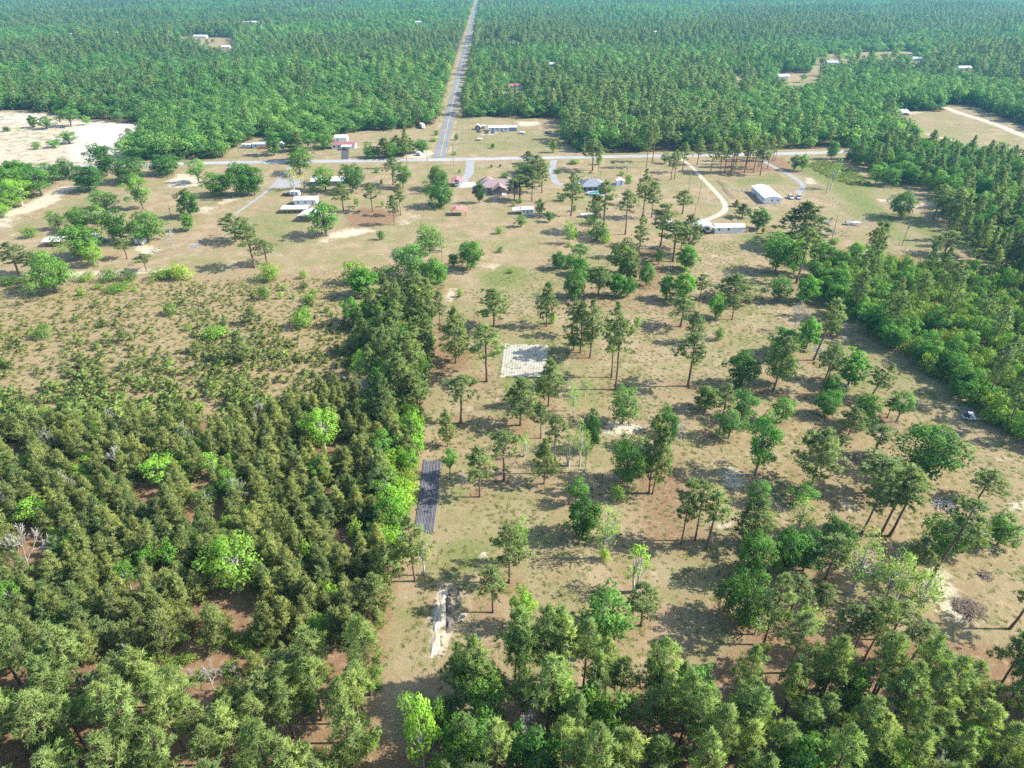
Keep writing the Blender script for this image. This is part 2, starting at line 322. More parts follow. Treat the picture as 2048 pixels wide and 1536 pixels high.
col = mix_rgb(nt, math_n(nt, 'MULTIPLY', ramp(nt, noise(nt, pos, 0.055, 5, 0.62), 0.50, 0.66), 0.7), col, (0.285, 0.194, 0.118))
col = mix_rgb(nt, math_n(nt, 'MULTIPLY', ramp(nt, noise(nt, pos, 0.11, 6, 0.68), 0.49, 0.64), 0.7), col, (0.166, 0.179, 0.060))
col = mix_rgb(nt, math_n(nt, 'MULTIPLY', ramp(nt, noise(nt, pos, 0.21, 6, 0.7), 0.58, 0.70), 0.6), col, (0.408, 0.339, 0.243))
def over(col, name, c1, c2, lo=0.30, hi=0.62, mixn=n_fine):
    f = math_n(nt, 'MULTIPLY_ADD', math_n(nt, 'SUBTRACT', n_mid, 0.5), 1.1, attr(nt, name))
    f = math_n(nt, 'MULTIPLY_ADD', math_n(nt, 'SUBTRACT', n_fine, 0.5), 1.3, f)
    f = math_n(nt, 'MULTIPLY', ramp(nt, f, lo, hi), math_n(nt, 'MULTIPLY', attr(nt, name), 4.0, clamp=True))
    return mix_rgb(nt, f, col, mix_rgb(nt, ramp(nt, mixn, 0.35, 0.65), c1, c2))
col = over(col, 'green', (0.120, 0.150, 0.038), (0.163, 0.178, 0.061), 0.25, 0.75)
col = over(col, 'scrub', (0.204, 0.156, 0.072), (0.304, 0.227, 0.130), 0.1, 0.5)
col = over(col, 'straw', (0.187, 0.111, 0.061), (0.239, 0.155, 0.087), 0.30, 0.75)
col = over(col, 'path', (0.335, 0.270, 0.170), (0.287, 0.230, 0.135), 0.3, 0.7)
col = over(col, 'sand', (0.494, 0.430, 0.328), (0.418, 0.344, 0.243), 0.32, 0.72)
col = over(col, 'white', (0.57, 0.53, 0.47), (0.44, 0.385, 0.31), 0.40, 0.95)
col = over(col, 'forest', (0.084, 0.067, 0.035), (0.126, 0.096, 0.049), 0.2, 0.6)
# bare specks, dead-grass mottling
sp = ramp(nt, math_n(nt, 'MULTIPLY_ADD', n_grain, 0.5, math_n(nt, 'MULTIPLY', n_fine, 0.5)), 0.52, 0.62)
col = mix_rgb(nt, math_n(nt, 'MULTIPLY', sp, 0.30), col, (0.160, 0.131, 0.063))
sp2 = ramp(nt, math_n(nt, 'MULTIPLY_ADD', n_grain, -0.4, math_n(nt, 'MULTIPLY', n_fine, 1.0)), 0.36, 0.46)
col = mix_rgb(nt, math_n(nt, 'MULTIPLY', sp2, 0.35), col, (0.367, 0.309, 0.211))
finish(nt, col, 0.95, 0.1, math_n(nt, 'ADD', n_fine, n_grain), 0.25)
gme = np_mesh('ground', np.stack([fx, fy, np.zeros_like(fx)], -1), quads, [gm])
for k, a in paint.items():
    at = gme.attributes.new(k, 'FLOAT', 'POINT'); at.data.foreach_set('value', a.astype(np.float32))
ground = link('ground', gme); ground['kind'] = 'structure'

# ------------------------------------------------------------------ roads, drives, tracks
def ribbon(name, pts, w, m, z, sub=6, w2=None):
    pts = [Vector((x, y, 0)) for x, y in pts]; out = []
    for i in range(len(pts) - 1):      # catmull-rom
        p0, p1, p2, p3 = pts[max(i - 1, 0)], pts[i], pts[i + 1], pts[min(i + 2, len(pts) - 1)]
        for k in range(sub):
            t = k / sub
            out.append(0.5 * ((2 * p1) + (p2 - p0) * t + (2 * p0 - 5 * p1 + 4 * p2 - p3) * t * t + (3 * p1 - p0 - 3 * p2 + p3) * t ** 3))
    out.append(pts[-1]); V, Fq = [], []
    for i, p in enumerate(out):
        d = (out[min(i + 1, len(out) - 1)] - out[max(i - 1, 0)]).normalized(); nrm = Vector((-d.y, d.x, 0))
        ww = w + ((w2 - w) * i / (len(out) - 1) if w2 else 0); ww *= 1 + 0.03 * math.sin(i * 1.7)
        a, b = p + nrm * ww / 2, p - nrm * ww / 2
        V += [(a.x, a.y, z), (b.x, b.y, z), (b.x - nrm.x * 0.25, b.y - nrm.y * 0.25, -0.02), (a.x + nrm.x * 0.25, a.y + nrm.y * 0.25, -0.02)]
    for i in range(len(out) - 1):
        j, k = 4 * i, 4 * i + 4
        Fq += [(j, j + 1, k + 1, k), (j + 1, j + 2, k + 2, k + 1), (j + 3, j, k, k + 3)]
    me = bpy.data.meshes.new(name); me.from_pydata(V, [], Fq); me.update(); me.materials.append(m)
    return link(name, me)
def surf_mat(name, a, b, c, s1=0.25, s2=3.0, rough=0.9):
    m, nt = nt_new(name); g = nt.nodes.new('ShaderNodeNewGeometry'); p = g.outputs['Position']
    f1, f2 = noise(nt, p, s1, 5, 0.6), noise(nt, p, s2, 4, 0.7)
    cc = mix_rgb(nt, ramp(nt, f1, 0.35, 0.65), a, b)
    cc = mix_rgb(nt, math_n(nt, 'MULTIPLY', ramp(nt, f2, 0.5, 0.7), 0.5), cc, c)
    finish(nt, cc, rough, 0.25, f2, 0.03); return m
ASPH = surf_mat('worn_asphalt', (0.165, 0.167, 0.175), (0.205, 0.207, 0.21), (0.13, 0.13, 0.135), 0.08)
ASPH2 = surf_mat('pale_asphalt', (0.29, 0.285, 0.28), (0.345, 0.34, 0.33), (0.24, 0.24, 0.235), 0.08)
DARKA = surf_mat('dark_asphalt', (0.060, 0.058, 0.062), (0.085, 0.08, 0.085), (0.05, 0.05, 0.05))
CONC = surf_mat('pale_concrete', (0.55, 0.53, 0.50), (0.63, 0.61, 0.58), (0.48, 0.46, 0.43))
GRAV = surf_mat('grey_gravel', (0.25, 0.245, 0.24), (0.30, 0.295, 0.285), (0.20, 0.195, 0.19))
SANDM = surf_mat('track_sand', (0.48, 0.415, 0.32), (0.40, 0.33, 0.235), (0.29, 0.23, 0.15), 0.3, 1.6)
YEL = mat('road_yellow', (0.62, 0.40, 0.06), 0.7, 0.15, 2)
def road(name, px, w, m, z, **k):
    o = ribbon(name, [P(*p) for p in px] if isinstance(px[0], tuple) and px[0][1] < 1600 and not k.pop('world', False) else px, w, m, z, **k)
    o['kind'] = 'structure'; return o
o = ribbon('cross_road', cr, 6.4, ASPH2, 0.030); o['kind'] = 'structure'
o = ribbon('main_road', mr, 6.6, ASPH, 0.036, sub=14); o['kind'] = 'structure'
ml = ribbon('centre_line', [(mr[0][0] + mdx * a, mr[0][1] + 6 + mdy * a) for a in (0, 0.02, 0.05, 0.3, 1.0)], 0.22, YEL, 0.041, sub=6); ml['kind'] = 'structure'; ml.name = 'road_marking'
road('paved_driveway', [(941, 322), (938, 345), (927, 362), (922, 376)], 4.6, GRAV, 0.020)
road('paved_driveway', [(1108, 320), (1104, 338), (1106, 352), (1114, 366), (1138, 371)], 3.6, GRAV, 0.020)
road('paved_driveway', [(582, 330), (568, 348), (545, 372), (522, 391), (500, 407), (470, 428)], 2.0, GRAV, 0.016, w2=1.4)
road('asphalt_driveway', [(690, 299), (690, 310), (689, 322)], 4.2, DARKA, 0.020)
road('dirt_track', [(1358, 316), (1380, 331), (1405, 357), (1432, 385), (1448, 405), (1450, 418), (1440, 428), (1412, 440)], 1.9, SANDM, 0.020, w2=2.8)
road('gravel_track', [(1520, 318), (1548, 334), (1580, 350), (1602, 366), (1606, 374), (1594, 386)], 2.7, GRAV, 0.018)
road('sand_road', [(1888, 214), (1925, 228), (1965, 240), (2010, 256), (2048, 272), (2120, 300), (2250, 345)], 6.5, SANDM, 0.022)
road('sand_track', [(1818, 260), (1850, 267), (1885, 276), (1916, 283)], 3.0, SANDM, 0.018)
def slab_px(name, pts, m, z):
    b = MB(); q = [(*P(*p), z) for p in pts]; b.slab(q[::-1], z + 0.02); o = b.build(name, m); o['kind'] = 'structure'; return o
slab_px('concrete_pad', [(922, 366), (950, 364), (951, 374), (921, 375)], CONC, 0.028)
slab_px('concrete_pad', [(556, 360), (600, 356), (602, 374), (548, 376)], GRAV, 0.028)
# ridged beds
def ridged_bed(name, corners, rows, h, m, seed):
    a, b, c, d = [np.array(P(*p)) for p in corners]   # near-left, near-right, far-right, far-left
    r = np.random.default_rng(seed); n, k = rows * 6 + 1, 70
    V = np.zeros((k + 1, n, 3)); wob = np.cumsum(r.normal(0, 0.012, (k + 1, rows)), 0); ew = np.cumsum(r.normal(0, 0.05, (k + 1, 2)), 0); ew -= np.linspace(0, 1, k + 1)[:, None] * ew[-1]
    hr = r.uniform(0.6, 1.15, rows)
    for i in range(k + 1):
        t = i / k; L = a + (d - a) * t; Rr = b + (c - b) * t; L = L + (ew[i, 0] * 0.25, 0); Rr = Rr + (ew[i, 1] * 0.25, 0)
        for j in range(n):
            s = j / (n - 1); row = min(int(s * rows), rows - 1); ph = s * rows - row
            p = L + (Rr - L) * s; p = p + (0, (hr[row] - 0.9) * 1.6 * (2 * t - 1)); z = 0.03 + h * hr[row] * max(0, math.sin(math.pi * ph)) ** 1.3 * (0.95 + 0.1 * r.random())
            if j in (0, n - 1) or i in (0, k): z = 0.0
            V[i, j] = (p[0] + wob[i, row] * 0.5, p[1], z)
    ii = np.arange((k + 1) * n).reshape(k + 1, n)
    q = np.stack([ii[:-1, :-1], ii[:-1, 1:], ii[1:, 1:], ii[1:, :-1]], -1).reshape(-1, 4)
    o = link(name, np_mesh(name, V.reshape(-1, 3), q, [m])); o['kind'] = 'structure'; return o
TILL = surf_mat('dark_mulch', (0.098, 0.094, 0.108), (0.128, 0.122, 0.136), (0.075, 0.070, 0.078), 0.5, 4)
PLOT = surf_mat('plot_sand', (0.33, 0.305, 0.24), (0.385, 0.36, 0.295), (0.27, 0.25, 0.165), 0.3, 1.2)
ridged_bed('tilled_strip', [(829, 1064), (867, 1067), (883, 921), (846, 920)], 13, 0.14, TILL, 3)
ridged_bed('garden_plot', [(1000, 753), (1092, 753), (1096, 690), (1008, 688)], 17, 0.055, PLOT, 4)
# dug trench: bank of sand beside a dark furrow
def mound(name, cx, cy, lx, ly, h, m, seed, rz=0.0):
    r = np.random.default_rng(seed); n = 26; V = []
    ph = r.uniform(0, 6, 8)
    for j in range(n + 1):
        for i in range(n + 1):
            x, y = i / n * 2 - 1, j / n * 2 - 1; a = math.atan2(y, x)
            edge = 1 + 0.13 * math.sin(3 * a + ph[0]) + 0.09 * math.sin(7 * a + ph[1]); rr = math.hypot(x, y) / (0.92 * edge)
            z = h * max(0, 1 - rr * rr) * (0.75 + 0.35 * math.sin(5 * x + ph[2]) * math.sin(4 * y + ph[3]) + 0.2 * r.random()) - 0.015 * (rr > 1)
            V.append((x * lx, y * ly, z))
    ii = np.arange((n + 1) ** 2).reshape(n + 1, n + 1)
    q = np.stack([ii[:-1, :-1], ii[:-1, 1:], ii[1:, 1:], ii[1:, :-1]], -1).reshape(-1, 4)
    o = link(name, np_mesh(name, V, q, [m])); o.location = (cx, cy, 0); o.rotation_euler.z = rz; return o
DIRT = surf_mat('dark_dirt', (0.10, 0.085, 0.07), (0.16, 0.135, 0.11), (0.22, 0.18, 0.14), 0.8, 4)
for pts in ((875, 1235, 1.1, 3.2, 0.5), (870, 1285, 0.9, 3.0, 0.3), (886, 1195, 0.8, 2.6, 0.25)):
    x, y = P(pts[0], pts[1]); o = mound('sand_bank', x, y, pts[2], pts[3], pts[4], SANDM, int(pts[1])); o['kind'] = 'structure'
for pts in ((898, 1205, 0.55, 3.6, 0.4), (899, 1248, 0.8, 2.0, 0.35), (916, 1200, 0.5, 3.0, 0.12)):
    x, y = P(pts[0], pts[1]); o = mound('dirt_bank', x, y, pts[2], pts[3], pts[4], DIRT, int(pts[1])); o['kind'] = 'structure'

# ------------------------------------------------------------------ tree prototypes
class TB:
    def __init__(s): s.V, s.T, s.S, s.N, s.n = [], [], [], [], 0
    def add(s, V, T, S, N=None):
        s.V.append(V); s.T.append(T + s.n); s.S.append(S); s.N.append(np.zeros_like(V) if N is None else N); s.n += len(V)
    def arrays(s): return np.concatenate(s.V), np.concatenate(s.T), np.concatenate(s.S), np.concatenate(s.N)
def tube_np(tb, pts, rads, n=5):
    pts = np.asarray(pts, float); m = len(pts)
    d = np.gradient(pts, axis=0); d /= np.linalg.norm(d, axis=1, keepdims=True) + 1e-9
    ref = np.where(np.abs(d[:, 2:3]) > 0.9, np.array([[1.0, 0, 0]]), np.array([[0, 0, 1.0]]))
    a = np.cross(d, ref); a /= np.linalg.norm(a, axis=1, keepdims=True) + 1e-9; b = np.cross(d, a)
    th = np.arange(n) * 2 * np.pi / n
    ring = pts[:, None] + np.asarray(rads)[:, None, None] * (np.cos(th)[None, :, None] * a[:, None] + np.sin(th)[None, :, None] * b[:, None])
    i = np.arange(m - 1)[:, None] * n; j = np.arange(n)[None]; j2 = (j + 1) % n
    T = np.stack([np.stack([i + j, i + j2, i + n + j2], -1), np.stack([i + j, i + n + j2, i + n + j], -1)]).reshape(-1, 3)
    tb.add(ring.reshape(-1, 3), T, np.full(m * n, 0.5))
def unit(a): return a / (np.linalg.norm(a, axis=-1, keepdims=True) + 1e-9)
def facing(V4, O, keep=0.45):
    """quads (M,4,3) turned so that they face outwards O; soft normals between the blade's own and outwards"""
    g = unit(np.cross(V4[:, 1] - V4[:, 0], V4[:, 2] - V4[:, 0])); fl = (g * O).sum(-1) < 0
    V4[fl] = V4[fl][:, [0, 3, 2, 1]]; g[fl] *= -1
    return V4, np.repeat(unit(g * keep + O * (1 - keep))[:, None], 4, 1).reshape(-1, 3)
def needles(tb, r, C, D, L, n, w, spread=0.8, sh=None, O=None):
    """brush of n tapering blades from each centre, mostly along D"""
    M = len(C); O = unit(D) if O is None else O; d = unit(D[:, None] * 1.0 + r.normal(0, spread, (M, n, 3)))
    ln = L * r.uniform(0.6, 1.15, (M, n, 1)); perp = unit(np.cross(d, r.normal(0, 1, (M, n, 3))))
    base = C[:, None] + r.normal(0, 0.12 * L, (M, n, 3)); tip = base + d * ln
    mid = base + d * ln * 0.45
    V4 = np.stack([base, mid + perp * w, tip, mid - perp * w], 2).reshape(-1, 4, 3)
    V4, N = facing(V4, unit(np.repeat(O, n, 0) + 0.5 * d.reshape(-1, 3))); V = V4.reshape(-1, 3)
    k = np.arange(M * n)[:, None] * 4
    T = np.concatenate([k + np.array([[0, 1, 2]]), k + np.array([[0, 2, 3]])])
    sh = r.random(M) if sh is None else sh
    tb.add(V, T, np.repeat(np.repeat(sh, n), 4), N)
def leaves(tb, r, C, N, size, sh, O):
    M = len(C); N = unit(N); a = unit(np.cross(N, r.normal(0, 1, (M, 3)))); b = np.cross(N, a)
    s = (size * r.uniform(0.6, 1.3, M))[:, None]
    V4, Nn = facing(np.stack([C - a * s, C + b * s * 0.62, C + a * s, C - b * s * 0.62], 1), O); V = V4.reshape(-1, 3)
    k = np.arange(M)[:, None] * 4
    T = np.concatenate([k + np.array([[0, 1, 2]]), k + np.array([[0, 2, 3]])])
    tb.add(V, T, np.repeat(sh, 4), Nn)
def pine(seed, H=20.0, cb=0.5, W=7.0, nl=34, per=3.0, L=0.75, nn=9, w=0.16, top=0.45, up=0.5, lo=False, gaps=0.0):
    r = np.random.default_rng(seed); tr, cr_ = TB(), TB()
    n = 7; z = np.linspace(0, H * 0.97, n); off = np.cumsum(r.normal(0, 0.012 * H / n, (n, 2)) , 0); off[0] = 0
    pts = np.column_stack([off * 1.5, z]); r0 = 0.0095 * H + 0.05
    tube_np(tr, pts, np.interp(z, [0, 0.6, H * 0.6, H], [r0 * 1.35, r0, r0 * 0.72, 0.04]), 4 if lo else 6)
    C, D = [], []; az = r.random() * 6
    for i in range(nl):
        u = (i + r.random()) / nl
        if gaps and r.random() < gaps: continue
        zz = H * (cb + (0.97 - cb) * u); bx = np.interp(zz, z, pts[:, 0]); by = np.interp(zz, z, pts[:, 1])
        prof = (0.55 + 0.45 * min(1, u / 0.22)) if u < 0.3 else (1 - (u - 0.3) / 0.7) ** top
        ln = W / 2 * prof * r.uniform(0.62, 1.12); az += 2.4 + r.normal(0, 0.5)
        el = -0.12 + 0.95 * u + r.normal(0, 0.14)
        dv = np.array([math.cos(az) * math.cos(el), math.sin(az) * math.cos(el), math.sin(el)])
        b0 = np.array([bx, by, zz]); e = b0 + dv * ln + np.array([0, 0, 0.07 * ln * ln / 3])
        if not lo or i % 3 == 0: tube_np(tr, [b0, (b0 + e) / 2 + [0, 0, -0.04 * ln], e], [0.035 + 0.012 * ln, 0.03 + 0.006 * ln, 0.012], 3)
        m = max(2, int(ln * per + 0.5))
        t = np.sqrt(r.uniform(0.12, 1.0, m)); t[0] = 1.0
        cc = b0 + (e - b0) * t[:, None] + r.normal(0, 0.17 * ln + 0.05, (m, 3)) * np.array([1, 1, 0.55])
        C.append(cc); D.append(unit((cc - b0) * 0.35 / max(ln, 0.3) + np.array([0, 0, up])))
    tp = np.array([pts[-1, 0], pts[-1, 1], H]); m = 5
    C.append(tp + r.normal(0, 0.25, (m, 3)) * np.array([1, 1, 1.2]) - [0, 0, 0.35]); D.append(np.tile([0, 0, 1.0], (m, 1)))
    C = np.concatenate(C); Oc = unit((C - [0, 0, H * (cb + 0.4 * (1 - cb))]) * [1, 1, 0.8]); needles(cr_, r, C, np.concatenate(D), L, nn, w, O=unit(Oc + unit(r.normal(0, 1, C.shape)) * 0.45 + [0, 0, 0.25]))
    return tr.arrays(), cr_.arrays(), H, W
def broad(seed, H=10.0, cb=0.18, W=8.0, lobes=34, nleaf=70, leaf=0.3, lr=0.17, limbs=True, flat=0.0, thin=0.0, cone=0.0, multi=1):
    r = np.random.default_rng(seed); tr, cr_ = TB(), TB()
    zc, hz = H * (cb + 1) / 2, H * (1 - cb) / 2
    # lobe centres spread over an uneven ellipsoid
    k = np.arange(lobes) + 0.5; phi = np.arccos(1 - 2 * k / lobes); th = np.pi * (1 + 5 ** 0.5) * k + r.random() * 6
    d = np.column_stack([np.cos(th) * np.sin(phi), np.sin(th) * np.sin(phi), np.cos(phi)]); d += r.normal(0, 0.16, d.shape)
    ph = r.uniform(0, 6.28, 4)
    bump = 1 + 0.16 * np.sin(2 * th + ph[0]) * np.sin(phi) + 0.12 * np.sin(3 * th + ph[1])
    rad = r.uniform(0.60, 0.9, lobes) * bump
    Lc = d * rad[:, None] * np.array([W / 2, W / 2, hz]); Lc[:, 2] += zc
    if flat: Lc[:, 2] = np.where(Lc[:, 2] < zc, zc - (zc - Lc[:, 2]) * (1 - flat), Lc[:, 2])
    if cone:
        u = np.clip((Lc[:, 2] - H * cb) / (H * (1 - cb)), 0, 1); Lc[:, :2] *= (1.12 - cone * u)[:, None]
    Lr = lr * W * r.uniform(0.65, 1.3, lobes)
    if thin:
        keep = r.random(lobes) > thin; Lc, Lr = Lc[keep], Lr[keep]
    # trunk(s) and limbs
    r0 = 0.016 * H + 0.012 * W + 0.03
    for q in range(multi):
        a = r.random() * 6.28; bs = np.array([math.cos(a), math.sin(a), 0]) * (0.25 if multi > 1 else 0)
        mid = bs * 2.5 + r.normal(0, 0.12, 3) * [1, 1, 0] + [0, 0, H * max(cb, 0.12)]; topp = mid * [1.6, 1.6, 0] + [0, 0, zc + hz * 0.35]
        tube_np(tr, [bs, bs + (mid - bs) * 0.15, mid, topp], [r0 * 1.4, r0, r0 * 0.75, 0.04], 6)
        if limbs:
            for c in Lc[q::multi][:: 1 if thin else 2]:
                b0 = mid + (topp - mid) * r.uniform(0, 0.6)
                tube_np(tr, [b0, (b0 + c) / 2 + r.normal(0, 0.15, 3), c], [r0 * 0.4, r0 * 0.24, 0.02], 3)
    M = len(Lc); nl = np.maximum(8, (nleaf * (Lr / (lr * W)) ** 2).astype(int))
    li = np.repeat(np.arange(M), nl); v = unit(r.normal(0, 1, (len(li), 3))); v[:, 2] = np.abs(v[:, 2]) * np.where(r.random(len(li)) < 0.72, 1, -1)
    rr = r.uniform(0.35, 1.08, len(li)) ** 0.6
    C = Lc[li] + v * (Lr[li] * rr)[:, None] * np.array([1, 1, 0.85])
    sh = np.clip(r.uniform(0.1, 0.9, M)[li] + r.normal(0, 0.16, len(li)), 0, 1)
    leaves(cr_, r, C, v + r.normal(0, 0.55, v.shape) + [0, 0, 0.35], leaf, sh, unit(v * 0.75 + unit((C - [0, 0, zc]) / [W / 2, W / 2, hz]) * 0.7 + [0, 0, 0.15]))
    return tr.arrays(), cr_.arrays(), H, W
def bare(seed, H=10.0, W=6.0, depth=5):
    r = np.random.default_rng(seed); tr, br = TB(), TB()
    def grow(p, d, ln, rad, k):
        q = p + d * ln; mid = (p + q) / 2 + r.normal(0, 0.05 * ln, 3)
        tube_np(tr if k == depth else br, [p, mid, q], [max(rad, 0.03), max(rad * 0.85, 0.028), max(rad * 0.66, 0.024)], 5 if k == depth else 3)
        if k == 0: return
        m = 3 if k > 1 else 4
        for i in range(m):
            nd = unit(d * 0.85 + r.normal(0, 0.52, 3) + np.array([0, 0, 0.22])); s = p + (q - p) * (1.0 if i == 0 else r.uniform(0.55, 1.0))
            grow(s, nd, ln * r.uniform(0.60, 0.82), rad * (0.66 if i == 0 else 0.5), k - 1)
    grow(np.zeros(3), np.array([0, 0, 1.0]), H * 0.30, 0.016 * H, depth)
    a, b = tr.arrays(), br.arrays(); hh = b[0][:, 2].max(); ww = np.ptp(b[0][:, 0])
    return a, b, hh, ww
def seedling(seed):
    r = np.random.default_rng(seed); cr_ = TB(); n = 11
    z = r.uniform(0.15, 1.0, n) ** 0.8; a = r.uniform(0, 6.28, n); q = (1 - z) * 0.34
    C = np.column_stack([np.cos(a) * q, np.sin(a) * q, z * 1.25]); D = unit(np.column_stack([np.cos(a), np.sin(a), np.full(n, 1.1)]))
    needles(cr_, r, C, D, 0.42, 7, 0.085, 0.5)
    tb = TB(); tube_np(tb, [[0, 0, 0], [0, 0, 1.1]], [0.03, 0.012], 3)
    return tb.arrays(), cr_.arrays(), 1.6, 1.0
def tuft(seed):
    r = np.random.default_rng(seed); cr_ = TB(); n = 7
    C = np.column_stack([r.normal(0, 0.22, (n, 2)), np.zeros(n)]); needles(cr_, r, C, np.tile([0, 0, 1.0], (n, 1)), 0.5, 7, 0.045, 0.45)
    return None, cr_.arrays(), 0.5, 0.8

PROTO = {
    'tall':  ([pine(100 + i, 20, (0.46, 0.42, 0.52, 0.38, 0.54, 0.44)[i], (6.4, 7.2, 5.6, 6.6, 5.8, 7.6)[i], (34, 40, 30, 40, 30, 36)[i], 2.7, 0.78, 14, 0.11, (0.42, 0.5, 0.35, 0.6, 0.45, 0.4)[i], 0.45, gaps=0.1) for i in range(6)], PINE, BARK),
    'full':  ([pine(200 + i, 16, (0.2, 0.28, 0.16, 0.33, 0.24)[i], (6.4, 7, 6.6, 7, 6)[i], (44, 42, 48, 40, 44)[i], 3.0, 0.74, 14, 0.11, (0.6, 0.55, 0.7, 0.5, 0.65)[i], 0.5) for i in range(5)], PINE, BARK),
    'near':  ([pine(300 + i, 18, (0.45, 0.38, 0.5, 0.42, 0.55, 0.48)[i], (5.6, 6, 5, 5.6, 5.2, 6.2)[i], (36, 40, 30, 38, 28, 34)[i], 2.5, 0.85, 24, 0.06, (0.55, 0.65, 0.5, 0.75, 0.6, 0.55)[i], 0.5, gaps=0.08) for i in range(6)], PINE, BARK),
    'young': ([pine(400 + i, 8.5, 0.10, (3.6, 3.9, 3.3, 4.0, 3.7, 3.2)[i], (48, 54, 42, 52, 46, 56)[i], 5.2, 0.6, 13, 0.05, (0.95, 0.85, 1.1, 0.8, 0.9, 1.0)[i], 1.9) for i in range(6)], YPINE, BARK),
    'oak':   ([broad(500 + i, 10, (0.07, 0.05, 0.09, 0.12, 0.06)[i], (8.5, 9, 7.6, 8, 8.4)[i], (54, 58, 50, 52, 56)[i], 78, 0.25, 0.155) for i in range(5)], BROAD, OBARK),
    'mid':   ([broad(600 + i, 11, (0.16, 0.2, 0.12, 0.22)[i], (7, 6.4, 7.4, 6.8)[i], (40, 36, 42, 34)[i], 62, 0.26, 0.165, thin=0.12) for i in range(4)], BROAD, OBARK),
    'oval':  ([broad(700 + i, 9, 0.1, (6, 5.6, 6.4)[i], 56, 60, 0.24, 0.14, cone=(0.15, 0.3, 0.1)[i]) for i in range(3)], BROAD, OBARK),
    'col':   ([broad(750 + i, 9, 0.08, (3.2, 3.6)[i], 40, 40, 0.22, 0.2, cone=0.45) for i in range(2)], BROAD, OBARK),
    'airy':  ([broad(800 + i, 10, (0.25, 0.3, 0.2)[i], (5.5, 5, 6)[i], (34, 30, 36)[i], 26, 0.2, 0.17, thin=0.22, multi=(1, 2, 1)[i]) for i in range(3)], LIGHT, GBARK),
    'lime':  ([broad(850 + i, 10, (0.16, 0.2, 0.14)[i], (7.4, 6.8, 7)[i], (40, 36, 42)[i], 60, 0.25, 0.165, thin=0.08) for i in range(3)], LIGHT, GBARK),
    'shrub': ([broad(900 + i, 4, 0.02, (4.4, 4.8, 4.0, 5)[i], (20, 24, 18, 22)[i], 46, 0.2, 0.22, multi=3) for i in range(4)], SHRUB, OBARK),
    'bare':  ([bare(950 + i, 10, 6, 5) for i in range(3)], GBARK, GBARK),
    'seed':  ([seedling(970 + i) for i in range(4)], YPINE, BARK),
    'farp':  ([pine(1000 + i, 18, (0.4, 0.45, 0.34, 0.5, 0.3)[i], (6, 6.6, 5.6, 6.2, 6.4)[i], 26, 2.0, 0.95, 7, 0.26, (0.35, 0.5, 0.3, 0.4, 0.3)[i], 0.4, lo=True) for i in range(5)], FARP, BARK),
    'farb':  ([broad(1100 + i, 11, (0.1, 0.14, 0.08, 0.12)[i], (8, 7.4, 8.6, 7.8)[i], 20, 26, 0.55, 0.22, limbs=False) for i in range(4)], FARB, OBARK),
    'tuft':  ([tuft(1200 + i) for i in range(3)], YPINE, BARK),
}
MESHES = {}
def meshes(kind, i):
    if (kind, i) not in MESHES:
        t, c, H, W = PROTO[kind][0][i]
        tm = np_mesh('trunk', t[0], t[1], [PROTO[kind][2]], smooth=True) if t else None
        cm = np_mesh('crown', c[0], c[1], [PROTO[kind][1]], c[2], nrm=c[3] if np.abs(c[3]).sum() > 0 else None)
        MESHES[kind, i] = (tm, cm, H, W)
    return MESHES[kind, i]
NAME = {'tall': 'pine_tree', 'full': 'pine_tree', 'near': 'pine_tree', 'farp': 'pine_tree', 'young': 'young_pine', 'oak': 'broadleaf_tree', 'mid': 'broadleaf_tree',
        'oval': 'broadleaf_tree', 'col': 'broadleaf_tree', 'farb': 'broadleaf_tree', 'airy': 'spring_tree', 'lime': 'spring_tree', 'shrub': 'shrub', 'bare': 'bare_tree', 'seed': 'pine_seedling'}
CATG = {'pine_tree': 'pine tree', 'young_pine': 'pine tree', 'broadleaf_tree': 'tree', 'spring_tree': 'tree', 'shrub': 'shrub', 'bare_tree': 'bare tree', 'pine_seedling': 'seedling'}
def plant(kind, X, Y, h, w, label, group=None, tint=(1, 1, 1), lean=0.0, leany=0.0, seed=None):
    r = random.Random(seed if seed is not None else int(X * 131 + Y * 717))
    i = r.randrange(len(PROTO[kind][0])); tm, cm, H, W = meshes(kind, i)
    s = w / W; sz = h / H
    root = link(NAME[kind], None, None, (X, Y, -0.03)); root.empty_display_size = 0.3
    root.scale = (s, s, sz); root.rotation_euler = (leany, lean, r.uniform(0, 6.28)) if not (lean or leany) else (0, 0, 0)
    if lean or leany:
        root.rotation_euler = (Matrix.Rotation(lean, 3, 'Y') @ Matrix.Rotation(leany, 3, 'X') @ Matrix.Rotation(r.uniform(0, 6.28), 3, 'Z')).to_euler()
    tag(root, label, CATG[NAME[kind]], group)
    if tm and kind != 'seed': link('stem' if kind == 'shrub' else 'trunk', tm, root)
    c = link({'shrub': 'foliage', 'bare': 'branches', 'seed': 'foliage'}.get(kind, 'crown'), cm, root)
    k = r.uniform(0.86, 1.14); c.color = (tint[0] * k, tint[1] * k, tint[2] * k, 1)
    return root

